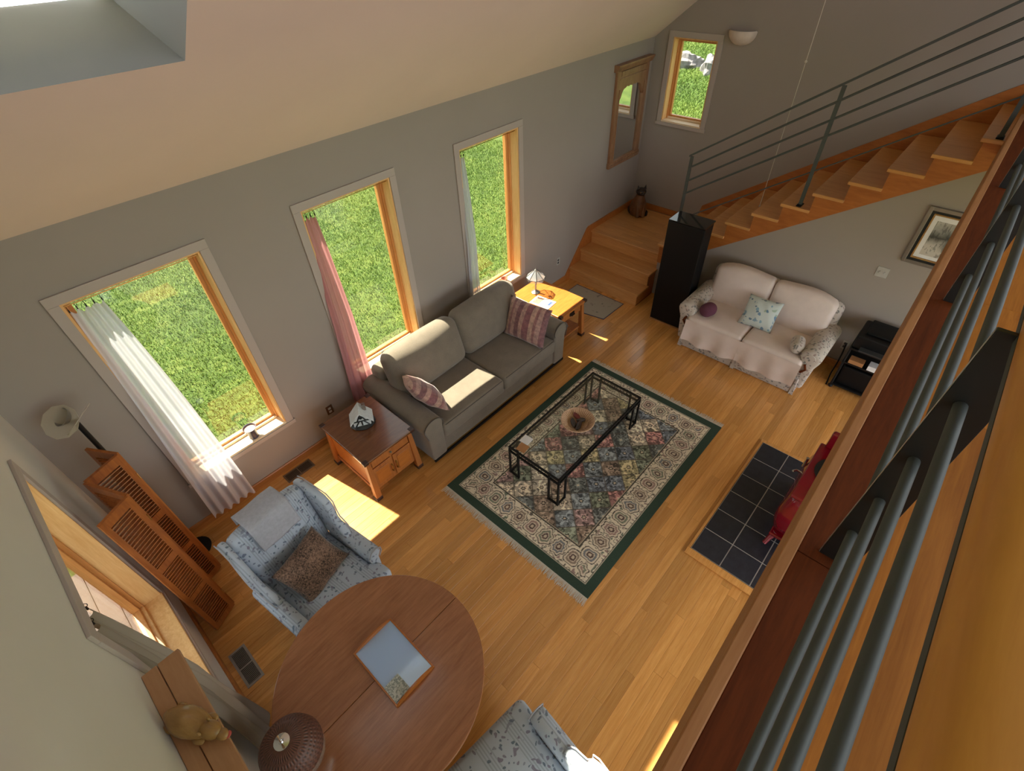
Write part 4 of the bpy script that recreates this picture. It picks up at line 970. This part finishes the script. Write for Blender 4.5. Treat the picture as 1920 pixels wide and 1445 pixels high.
# ---------------------------------------------------------------- things on walls
pf = thing('framed_picture', 'framed grey winter landscape painting on the partition above the cart', 'picture', (7.512, -4.22, 1.52))
hW, hH = 0.29, 0.585
for k, (a, c, m, th) in enumerate(((0, 0.035, 'mirror_wood', 0.030), (0.035, 0.060, 'cast_iron', 0.022), (0.060, 0.075, 'carved_wood', 0.026))):
    for y0, y1, z0, z1 in ((hW-a, hW-c, a, hH-a), (-hW+a, -hW+c, a, hH-a), (hW-c, -hW+c, a, c), (hW-c, -hW+c, hH-a, hH-c)):
        obj('moulding', MB().box((-th, y0, z0), (0, y1, z1)), 'pewter' if k == 0 else m, pf, bevel=0.003)
obj('mount', MB().box((-0.012, hW-0.075, 0.075), (-0.004, -hW+0.075, hH-0.075)), 'paper_white', pf)
pa = obj('painting', MB().box((-0.0135, 0.175, -0.18), (-0.0005, -0.175, 0.17)), 'landscape_art', pf, loc=(0, 0, 0.29))
sp = thing('light_switch', 'white double light switch plate on the partition below the painting', 'switch', (7.512, -3.835, 1.33))
obj('plate', MB().box((-0.007, 0.058, -0.058), (0, -0.058, 0.058)), 'white_plastic', sp, bevel=0.003)
for y in (-0.024, 0.024): obj('toggle', MB().box((-0.017, y-0.005, -0.012), (-0.006, y+0.005, 0.012)), 'white_plastic', sp, bevel=0.002)
def outlet(x, z, m, label, w=0.075):
    g = thing('wall_outlet', label, 'outlet', (x, 0, z))
    obj('plate', MB().box((-w/2, -0.007, -0.058), (w/2, 0, 0.058)), m, g, bevel=0.003)
    for zz in (-0.022, 0.022): obj('socket', MB().cbox((0, -0.008, zz), (0.034, 0.006, 0.028)), 'white_plastic' if m != 'white_plastic' else 'grey_plastic', g, bevel=0.002)
    return g
outlet(2.715, 0.405, 'brown_plastic', 'brown wall outlet just above the dark end table'); outlet(6.75, 0.43, 'white_plastic', 'white wall outlet between the tall window and oak steps')
g = thing('wall_outlet', 'white wall outlet low on the partition beside the cart', 'outlet', (7.512, -3.86, 0.33))
obj('plate', MB().box((-0.007, 0.036, -0.058), (0, -0.036, 0.058)), 'white_plastic', g, bevel=0.003)
for zz in (-0.022, 0.022): obj('socket', MB().cbox((-0.008, 0, zz), (0.006, 0.034, 0.028)), 'grey_plastic', g)
# half-bowl wall light
scn = thing('wall_sconce', 'cream half-bowl wall sconce on the grey gable wall', 'sconce', (XF, -1.20, 3.03))
def half(u, v):
    a = pi*u - pi/2; r = 0.175*math.sqrt(max(0, 1-(1-v)**2.2)); 
    return (-r*math.cos(a)*0.75, r*math.sin(a), -0.05+0.16*v**1.0)
obj('bowl', MB().grid(half, 26, 12).grid(lambda u, v: tuple(x*0.94 if i < 2 else x+0.004 for i, x in enumerate(half(u, v))), 26, 12), 'sconce_ceramic', scn, smooth=0)
obj('back_plate', MB().prism([(-0.10, 0.0), (0.10, 0.0), (0.13, 0.09), (-0.13, 0.09)], -0.008, 0.0, 'x'), 'sconce_ceramic', scn)
# carved mirror
mx0, mx1, mz0, mz1 = 7.86, 8.66, 1.47, 2.80
mr = thing('wall_mirror', 'tall wall mirror in a carved wooden frame beside the gable window', 'mirror', ((mx0+mx1)/2, 0, mz0))
mw, mh = (mx1-mx0)/2, mz1-mz0
obj('backing', MB().box((-mw+0.02, -0.012, 0.02), (mw-0.02, -0.001, mh-0.04)), 'mirror_wood', mr)
obj('glass', MB().box((-mw+0.08, -0.016, 0.09), (mw-0.08, -0.0125, mh-0.18)), 'mirror_glass', mr)
for s in (-1, 1):
    st_ = obj('stile', MB().box((s*mw, -0.042, 0.05), (s*(mw-0.085), -0.001, mh-0.08)), 'mirror_wood', mr, bevel=0.006)
    obj('bead', MB().cyl((s*(mw-0.08), -0.044, 0.09), (s*(mw-0.08), -0.044, mh-0.30), 0.009, n=8), 'mirror_wood', st_, smooth=60)
obj('bottom_rail', MB().box((-mw-0.012, -0.050, 0.0), (mw+0.012, -0.001, 0.085)), 'mirror_wood', mr, bevel=0.01)
obj('bottom_bead', MB().cyl((-mw, -0.052, 0.05), (mw, -0.052, 0.05), 0.009, n=8), 'mirror_wood', mr, smooth=60)
arch = [(-mw+0.08, mh-0.10), (mw-0.08, mh-0.10)] 
n_ = 24
for i in range(n_+1):
    u = i/n_; x = (mw-0.08)*(1-2*u); a = abs(1-2*u)
    z = mh-0.30 - 0.12*max(0, (a-0.45)/0.55)**1.5 + 0.012*abs(math.sin(a*pi*4)) - (0.05 if a > 0.75 else 0)
    arch.append((x, z))
obj('arched_header', MB().prism(arch, -0.036, -0.001, 'y'), 'mirror_wood', mr)
obj('panel_rail', MB().box((-mw+0.06, -0.046, mh-0.19), (mw-0.06, -0.03, mh-0.165)), 'mirror_wood', mr, bevel=0.004)
obj('panel', MB().box((-mw+0.10, -0.042, mh-0.15), (mw-0.10, -0.03, mh-0.09)), 'mirror_wood', mr, bevel=0.006)
obj('cornice', MB().prism([(-0.001, mh-0.08), (-0.05, mh-0.08), (-0.085, mh-0.02), (-0.085, mh), (-0.001, mh)], -mw-0.04, mw+0.04, 'x'), 'mirror_wood', mr)
# cat figure on the landing
ct_ = thing('cat_figurine', 'brown cat figurine sitting in the corner of the oak landing', 'figurine', (8.50, -0.26, LZ), math.radians(-40)); ct_.scale = (1.25, 1.25, 1.05)
b = MB().lathe([(0.0, 0.0), (0.085, 0.0), (0.105, 0.03), (0.110, 0.09), (0.098, 0.17), (0.072, 0.25), (0.055, 0.30), (0.045, 0.335), (0.0, 0.345)], 24, sy=1.15)
b.v = [(x, y+0.10*(z/0.3)**1.3*-0.35, z) for x, y, z in b.v]
obj('body', b, 'cat_brown', ct_, smooth=0)
for s in (-1, 1):
    obj('foreleg', MB().tube([(s*0.035, -0.085, 0.20), (s*0.036, -0.115, 0.10), (s*0.036, -0.125, 0.015)], [0.03, 0.024, 0.026], 10), 'cat_brown', ct_, smooth=60)
    obj('haunch', MB().sphere((s*0.075, 0.02, 0.065), 0.062, 14, 8, sc=(0.7, 1.3, 1.0)), 'cat_dark', ct_, smooth=0)
hd_ = obj('head', MB().sphere((0, -0.05, 0.375), 0.062, 18, 12, sc=(1.05, 1.0, 0.95)).sphere((0, -0.105, 0.36), 0.028, 12, 8, sc=(1.1, 0.9, 0.8)), 'cat_dark', ct_, smooth=0)
for s in (-1, 1):
    obj('ear', MB().add([(s*0.018, -0.06, 0.42), (s*0.062, -0.06, 0.405), (s*0.05, -0.03, 0.41), (s*0.052, -0.05, 0.475)], [(0,1,3),(1,2,3),(2,0,3),(0,2,1)]), 'cat_dark', hd_)
    obj('eye', MB().sphere((s*0.026, -0.103, 0.385), 0.008, 8, 6), 'brass', hd_)
obj('tail', MB().tube([(0.0, 0.11, 0.03), (0.07, 0.12, 0.022), (0.125, 0.07, 0.020), (0.13, -0.02, 0.018), (0.09, -0.10, 0.016)], [0.024, 0.022, 0.02, 0.018, 0.012], 10), 'cat_dark', ct_, smooth=60)
# pull cord hanging over the flight
pc = thing('pull_cord', 'thin pull cord hanging over the stair flight before the gable wall', 'cord', (7.90, -2.275, 1.50))
obj('string', MB().cyl((0, 0, 0), (0, 0, ztop(-2.275)-1.50), 0.0035, n=6), 'cord_white', pc)
obj('bead', MB().sphere((0, 0, 1.56), 0.014, 10, 6), 'cord_white', pc); obj('pull', MB().lathe([(0.003, 0.03), (0.012, 0.01), (0.010, 0.0)], 10), 'cord_white', pc)

# ---------------------------------------------------------------- wing chairs
def wing_chair(label, loc, rz):
    t = thing('wing_chair', label, 'armchair', loc, rz, 'floral wing chairs at the round table')
    F = 'chair_floral'
    obj('base', MB().rbox((0, -0.02, 0.235), (0.70, 0.74, 0.22), 0.03), F, t, smooth=50)
    def tsh(p):
        x, y, z = p; return (x*(1.0 if y > -0.26 else 1.0+0.20*min(1, (-0.26-y)/0.05)), y, z)
    sc = obj('seat_cushion', MB().rbox((0, -0.075, 0.405), (0.60, 0.76, 0.14), 0.045, 3, 12, crown=(0, 0, 0.02), fn=tsh), F, t, smooth=60)
    lean = math.radians(-12)
    T = TR(0, 0.34, 0.68) @ RX(lean)
    def top_curve(p):
        x, y, z = p; return (x*(1+0.10*max(0, z)), y, z+(0.03*math.cos(x*pi/0.62) if z > 0.2 else 0))
    obj('back', MB().rbox((0, 0, 0), (0.62, 0.14, 0.72), 0.055, 3, 8, crown=(0, 0.02, 0), fn=top_curve, T=T), F, t, smooth=60)
    for s in (-1, 1):
        # rolled arm
        pr = [(0.30, 0.16), (0.30, 0.50), (0.29, 0.57), (0.325, 0.615), (0.375, 0.62), (0.415, 0.59), (0.415, 0.545), (0.385, 0.50), (0.375, 0.16)]
        ar = obj('arm', MB().prism([(s*p[0], p[1]) for p in pr], -0.30, 0.26, 'y'), F, t, bevel=0.026, smooth=60)
        obj('arm_piping', MB().tube([(s*p[0], -0.298, p[1]) for p in pr[1:-1]], 0.005, 6), 'towel', ar, smooth=60)
        wg = [(0.24, 0.50), (-0.02, 0.58), (-0.03, 0.63), (0.02, 0.69), (0.10, 0.74), (0.125, 0.82), (0.12, 0.92), (0.16, 1.00), (0.26, 1.045), (0.40, 1.05), (0.48, 1.02), (0.40, 0.60), (0.36, 0.46)]
        def splay(p, s=s): return p
        b = MB().prism(wg, 0, 1, 'x')
        b.v = [(s*(0.305+0.065*x+0.14*max(0, 0.30-y)*max(0, min(1, (z-0.62)/0.2))), y, z) for x, y, z in b.v]
        w_ = obj('wing', b, F, t, bevel=0.024, smooth=60)
        obj('wing_piping', MB().tube([(s*(0.372+0.14*max(0, 0.30-p[0])*max(0, min(1, (p[1]-0.62)/0.2))), p[0], p[1]) for p in wg[1:11]], 0.005, 6), 'towel', w_, smooth=60)
        for sy in (-1, 1): obj('leg', MB().tube([(s*0.30, sy*0.31, 0.14), (s*0.325, sy*0.335, 0.06), (s*0.32, sy*0.335, 0.0)], [0.028, 0.020, 0.022], 10), 'mahogany', t, smooth=60)
    obj('front_rail', MB().rbox((0, -0.385, 0.235), (0.66, 0.03, 0.20), 0.012), F, t, smooth=50)
    return t
c1 = wing_chair('pale blue floral wing chair with towel and brown pillow by the screen', (1.595, -1.62, 0), math.radians(7.5))
c2 = dup(c1); c2['label'] = 'pale blue floral wing chair with bare seat across the round table'; c2.location = (1.62, -3.80, 0); c2.rotation_euler = (0, 0, math.radians(173))
M1 = TR(*c1.location) @ RZ(c1.rotation_euler.z)
# towel over the chair back
def tw(u, v):
    x = -0.17+0.34*u; s = v*0.43
    if s < 0.10: p = (x, 0.535-0.0*s, 0.97+s)
    elif s < 0.20: a = (s-0.10)/0.10*pi; p = (x, 0.423+0.112*math.cos(a), 1.07+0.035*math.sin(a))
    else: q = s-0.20; p = (x, 0.311-0.215*q, 1.07-0.98*q)
    return (p[0], p[1]+0.004*math.sin(9*u+7*v), p[2])
o = obj('towel', MB().grid(tw, 20, 36), 'towel', smooth=0); o.matrix_world = M1
md = o.modifiers.new('thickness', 'SOLIDIFY'); md.thickness = 0.008; md.offset = 0; tag(o, 'white towel draped over the back of the wing chair', 'towel')
cc = M1 @ Vector((0.0, 0.03, 0.605))
sh = place('shaggy_pillow', pillow_mesh(0.46, 0.40, 0.15, 18, 0.5, 0.006), 'shag', 'brown shaggy rectangular pillow leaning in the wing chair', 'pillow', cc, M1.to_3x3() @ Vector((1, 0.18, 0.05)), M1.to_3x3() @ Vector((0.0, 0.62, 0.62)))

# ---------------------------------------------------------------- round table
TX, TY, TRR, TZ = 1.464, -2.69, 0.673, 0.75
rtb = thing('round_table', 'round cherry-stained drop-leaf table between the two wing chairs', 'table', (TX, TY, 0))
for s in (-1, 1):
    arc = [(TRR*math.cos(a), s*max(0.0008, TRR*math.sin(a))) for a in [pi*i/48 for i in range(49)]]
    obj('leaf', MB().prism(arc, TZ-0.026, TZ), 'cherry_wood', rtb, bevel=0.005)
obj('column', MB().lathe([(0.05, 0.16), (0.075, 0.22), (0.06, 0.32), (0.045, 0.45), (0.065, 0.62), (0.10, 0.70), (0.16, 0.724)], 24), 'cherry_wood', rtb, smooth=40)
for i in range(4):
    a = pi/4+i*pi/2; c_, s_2 = math.cos(a), math.sin(a)
    obj('foot', MB().tube([(0.03*c_, 0.03*s_2, 0.24), (0.18*c_, 0.18*s_2, 0.16), (0.32*c_, 0.32*s_2, 0.06), (0.38*c_, 0.38*s_2, 0.024)], [0.04, 0.034, 0.028, 0.024], 10), 'cherry_wood', rtb, smooth=60)
ty = thing('serving_tray', 'glass-bottomed wooden tray with curved ends on the round table', 'tray', (1.575, -2.688, TZ))
tw_, td_ = 0.155, 0.230
obj('glass', MB().cbox((0, 0, 0.010), (2*tw_-0.02, 2*td_-0.02, 0.005)), 'tray_glass', ty)
for s in (-1, 1):
    obj('side_rim', MB().box((s*tw_, -td_, 0), (s*(tw_-0.012), td_, 0.022)), 'orange_wood', ty, bevel=0.003)
    prof = [(-tw_+0.012, 0), (tw_-0.012, 0)] + [(tw_-0.012-(2*tw_-0.024)*i/14, 0.020+0.030*math.sin(pi*i/14)) for i in range(15)]
    obj('end_rim', MB().prism(prof, s*(td_-0.012), s*td_, 'y'), 'orange_wood', ty)
o = obj('decorated_tile', MB().cbox((0, 0, 0.004), (0.115, 0.125, 0.007)), 'etched_tile', loc=(1.487, -2.836, TZ+0.0125), bevel=0.0015); tag(o, 'small grey patterned tile in the corner of the tray', 'tile')
wl = thing('wicker_lamp', 'table lamp with brown wicker dome shade and glass globe base', 'lamp', (0.905, -2.715, TZ))
obj('foot', MB().lathe([(0.07, 0), (0.072, 0.012), (0.05, 0.02)], 24), 'chrome', wl, smooth=40)
obj('globe', MB().sphere((0, 0, 0.16), 0.152, 28, 16, sc=(1, 1, 0.92)), plain('globe_glass', (210, 214, 214), 0.06, 0.85, 0.02), wl, smooth=0)
obj('shade', MB().lathe([(0.165, 0.225), (0.167, 0.245), (0.158, 0.30), (0.130, 0.355), (0.08, 0.395), (0.03, 0.405), (0.03, 0.398), (0.078, 0.388), (0.125, 0.348), (0.152, 0.296), (0.161, 0.245), (0.160, 0.225)], 48), 'wicker_brown', wl, smooth=60)
obj('cap', MB().lathe([(0.042, 0.402), (0.042, 0.408), (0.028, 0.414), (0.014, 0.418), (0.012, 0.43), (0.0, 0.434)], 20), 'chrome', wl, smooth=40)

# ---------------------------------------------------------------- shelf with carving
sh_ = thing('wall_shelf', 'plain wooden plank shelf on the wall above the taupe curtain', 'shelf', (XL, -2.65, 1.795))
obj('plank', MB().box((0.001, 0.355, 0), (0.068, -0.355, 0.026)), 'shelf_wood', sh_, bevel=0.003); obj('plank', MB().box((0.072, 0.355, 0), (0.166, -0.355, 0.026)), 'shelf_wood', sh_, bevel=0.003)
for y in (-0.25, 0.25): obj('bracket', MB().prism([(0.001, 0.0), (0.14, 0.0), (0.001, -0.12)], y-0.01, y+0.01, 'y'), 'shelf_wood', sh_)
an_ = thing('carved_animal', 'carved wooden animal figure with red mouth lying on the plank shelf', 'carving', (XL+0.085, -2.665, 1.821), math.radians(-63))
b = MB().sphere((0, 0, 0.045), 0.045, 22, 14, sc=(2.8, 1.1, 1.0))
b.v = [(x, y*(1.0+0.22*math.sin((x+0.10)*15)), max(0.0, z*(1.0+0.16*math.cos(x*22)))) for x, y, z in b.v]
obj('body', b, 'carved_wood', an_, smooth=0)
hd2 = obj('head', MB().sphere((0.115, 0.0, 0.052), 0.038, 18, 12, sc=(1.3, 0.95, 0.95)).sphere((0.165, 0.0, 0.040), 0.026, 14, 10, sc=(1.2, 0.9, 0.8)), 'carved_wood', an_, smooth=0)
for s in (-1, 1): obj('ear', MB().sphere((0.098, s*0.028, 0.084), 0.010, 10, 8, sc=(1, 0.7, 1)), 'carved_wood', hd2, smooth=0)
obj('mouth', MB().sphere((0.190, 0.006, 0.036), 0.013, 10, 8, sc=(1, 1.2, 0.5)), 'red_mouth', hd2, smooth=0)
for x in (-0.08, 0.07):
    for s in (-1, 1): obj('paw', MB().sphere((x, s*0.044, 0.016), 0.020, 12, 8, sc=(1.5, 0.8, 0.7)), 'carved_wood', an_, smooth=0)

# ---------------------------------------------------------------- folding louvred screen
fs = thing('folding_screen', 'folding louvred wooden screen standing in the corner by the window', 'screen', (0.90, -0.70, 0))
SHT = 1.66
Vp = [(0.775, -1.085), (0.985, -0.975), (0.825, -0.640), (1.065, -0.545), (0.925, -0.315)]
slat_cache = {}
for i in range(4):
    a, c = Vector((*Vp[i], 0)), Vector((*Vp[i+1], 0)); L = (c-a).length-0.012; ang = math.atan2((c-a).y, (c-a).x)
    m = (a+c)/2-Vector((0.90, -0.70, 0)); T = TR(m.x, m.y, 0) @ RZ(ang); h = L/2
    pn = MB(); sw = 0.036; TH = 0.011
    for s in (-1, 1): pn.box((s*h, -TH, 0.012), (s*(h-sw), TH, SHT), T)
    for z0, z1 in ((0.012, 0.085), (0.50, 0.555), (0.96, 1.03), (1.585, SHT)): pn.box((-h+sw, -TH*0.95, z0), (h-sw, TH*0.95, z1), T)
    P_ = obj('panel', pn, 'louver_wood', fs)
    key = round(L, 3)
    sm = MB().cbox((0, 0, 0), (2*(h-sw)+0.006, 0.030, 0.006)).mesh('slat'); sm.materials.append(MATS['louver_wood'])
    for z0, z1 in ((0.085, 0.50), (0.555, 0.96), (1.03, 1.585)):
        n = int((z1-z0)/0.031)
        for k in range(n):
            z = z0+(k+0.5)*(z1-z0)/n
            o = obj('slat', sm, None, P_, loc=(m.x, m.y, z), rot=(math.radians(-14), 0, ang))
    if i < 3:
        for z in (0.25, 1.4): obj('hinge', MB().cyl((c.x-0.90, c.y+0.70, z-0.03), (c.x-0.90, c.y+0.70, z+0.03), 0.006, n=8), 'brass', fs)

# ---------------------------------------------------------------- floor lamp behind the screen
fl = thing('floor_lamp', 'dark metal floor lamp with frosted glass discs behind the screen', 'lamp', (0.985, -0.20, 0))
obj('base', MB().lathe([(0.13, 0), (0.135, 0.012), (0.03, 0.025), (0.016, 0.04)], 24), 'black_metal', fl, smooth=40)
obj('pole', MB().cyl((0, 0, 0.03), (0, -0.02, 1.81), 0.017, n=14), 'black_metal', fl, smooth=40)
n1_ = Vector((-0.35, -0.50, 0.62)).normalized()
TT = TR(-0.062, -0.02, 1.872) @ n1_.to_track_quat('Z', 'Y').to_matrix().to_4x4()
TC = TR(-0.012, -0.02, 1.868) @ Vector((-0.55, -0.1, 0.75)).to_track_quat('Z', 'Y').to_matrix().to_4x4()
obj('reflector', MB().lathe([(0.012, -0.03), (0.03, -0.005), (0.066, 0.05), (0.064, 0.052), (0.028, 0.0), (0.0, -0.004)], 24, T=TC), 'pewter', fl, smooth=40)
obj('glass_disc', MB().lathe([(0.0, -0.003), (0.120, 0.0), (0.120, 0.005), (0.0, 0.002)], 10, T=TT), 'frosted_glass', fl)
TT2 = TR(0.022, -0.035, 1.84) @ Vector((0.507, -0.425, -0.750)).to_track_quat('Z', 'Y').to_matrix().to_4x4()
obj('glass_disc', MB().lathe([(0.0, 0.0), (0.128, 0.0), (0.128, 0.005), (0.0, 0.005)], 10, T=TT2), 'frosted_glass', fl)
obj('knuckle', MB().sphere((-0.005, -0.01, 1.82), 0.026, 12, 8), 'black_metal', fl, smooth=0)

# ---------------------------------------------------------------- floor registers and sill things
def register(label, loc, rz, L, W, m):
    g = thing('floor_register', label, 'vent', loc, rz)
    obj('well', MB().cbox((0, 0, 0.001), (L-0.03, W-0.03, 0.002)), 'vent_dark', g)
    for s in (-1, 1):
        obj('frame', MB().cbox((0, s*(W/2-0.009), 0.003), (L, 0.018, 0.006)), m, g); obj('frame', MB().cbox((s*(L/2-0.009), 0, 0.003), (0.018, W-0.036, 0.006)), m, g)
    obj('divider', MB().cbox((0, 0, 0.003), (0.008, W-0.036, 0.005)), m, g)
    sm = MB().cbox((0, 0, 0.003), (0.004, W-0.036, 0.004)).mesh('slat'); sm.materials.append(MATS[m])
    n = int((L-0.04)/0.0125)
    for i in range(n): obj('slat', sm, None, g, loc=(-(L-0.04)/2+(i+0.5)*(L-0.04)/n, 0, 0))
    return g
register('brown metal floor register beneath the window by the dark end table', (2.125, -0.115, 0), 0, 0.315, 0.135, 'vent_metal')
register('grey metal floor register between the west window and round table', (0.815, -1.525, 0), pi/2, 0.345, 0.135, 'vent_grey')
cu = thing('candle_cup', 'dark cup with salmon candle wax on the window sill', 'candle', (1.945, 0.052, ZB+0.0225)); cu.scale = (1.3, 1.3, 1.25)
obj('cup', MB().lathe([(0.0, 0.0), (0.036, 0.0), (0.032, 0.02), (0.038, 0.07), (0.050, 0.10), (0.047, 0.10), (0.036, 0.07), (0.0, 0.066)], 24), 'cup_dark', cu, smooth=40)
obj('wax', MB().lathe([(0.0, 0.086), (0.040, 0.086), (0.040, 0.08), (0.0, 0.08)], 20), 'candle_wax', cu)
dd_ = thing('glass_dish', 'little silver dish with beads on the sill behind the sofa', 'dish', (3.575, 0.055, ZB+0.0225))
obj('dish', MB().lathe([(0.0, 0.0), (0.03, 0.0), (0.05, 0.022), (0.047, 0.024), (0.026, 0.006), (0.0, 0.005)], 20), 'chrome', dd_, smooth=40)
obj('ring', MB().tube([(0.045*math.cos(2*pi*i/20), 0.045*math.sin(2*pi*i/20), 0.024) for i in range(21)], 0.005, 6), 'pewter', dd_, smooth=60)
pt_ = thing('clay_dish', 'small terracotta dish on the sill above the striped pillow', 'dish', (5.62, 0.05, ZB+0.0225))
obj('dish', MB().lathe([(0.0, 0.0), (0.03, 0.0), (0.05, 0.05), (0.046, 0.05), (0.026, 0.006), (0.0, 0.005)], 20), 'terracotta', pt_, smooth=40)
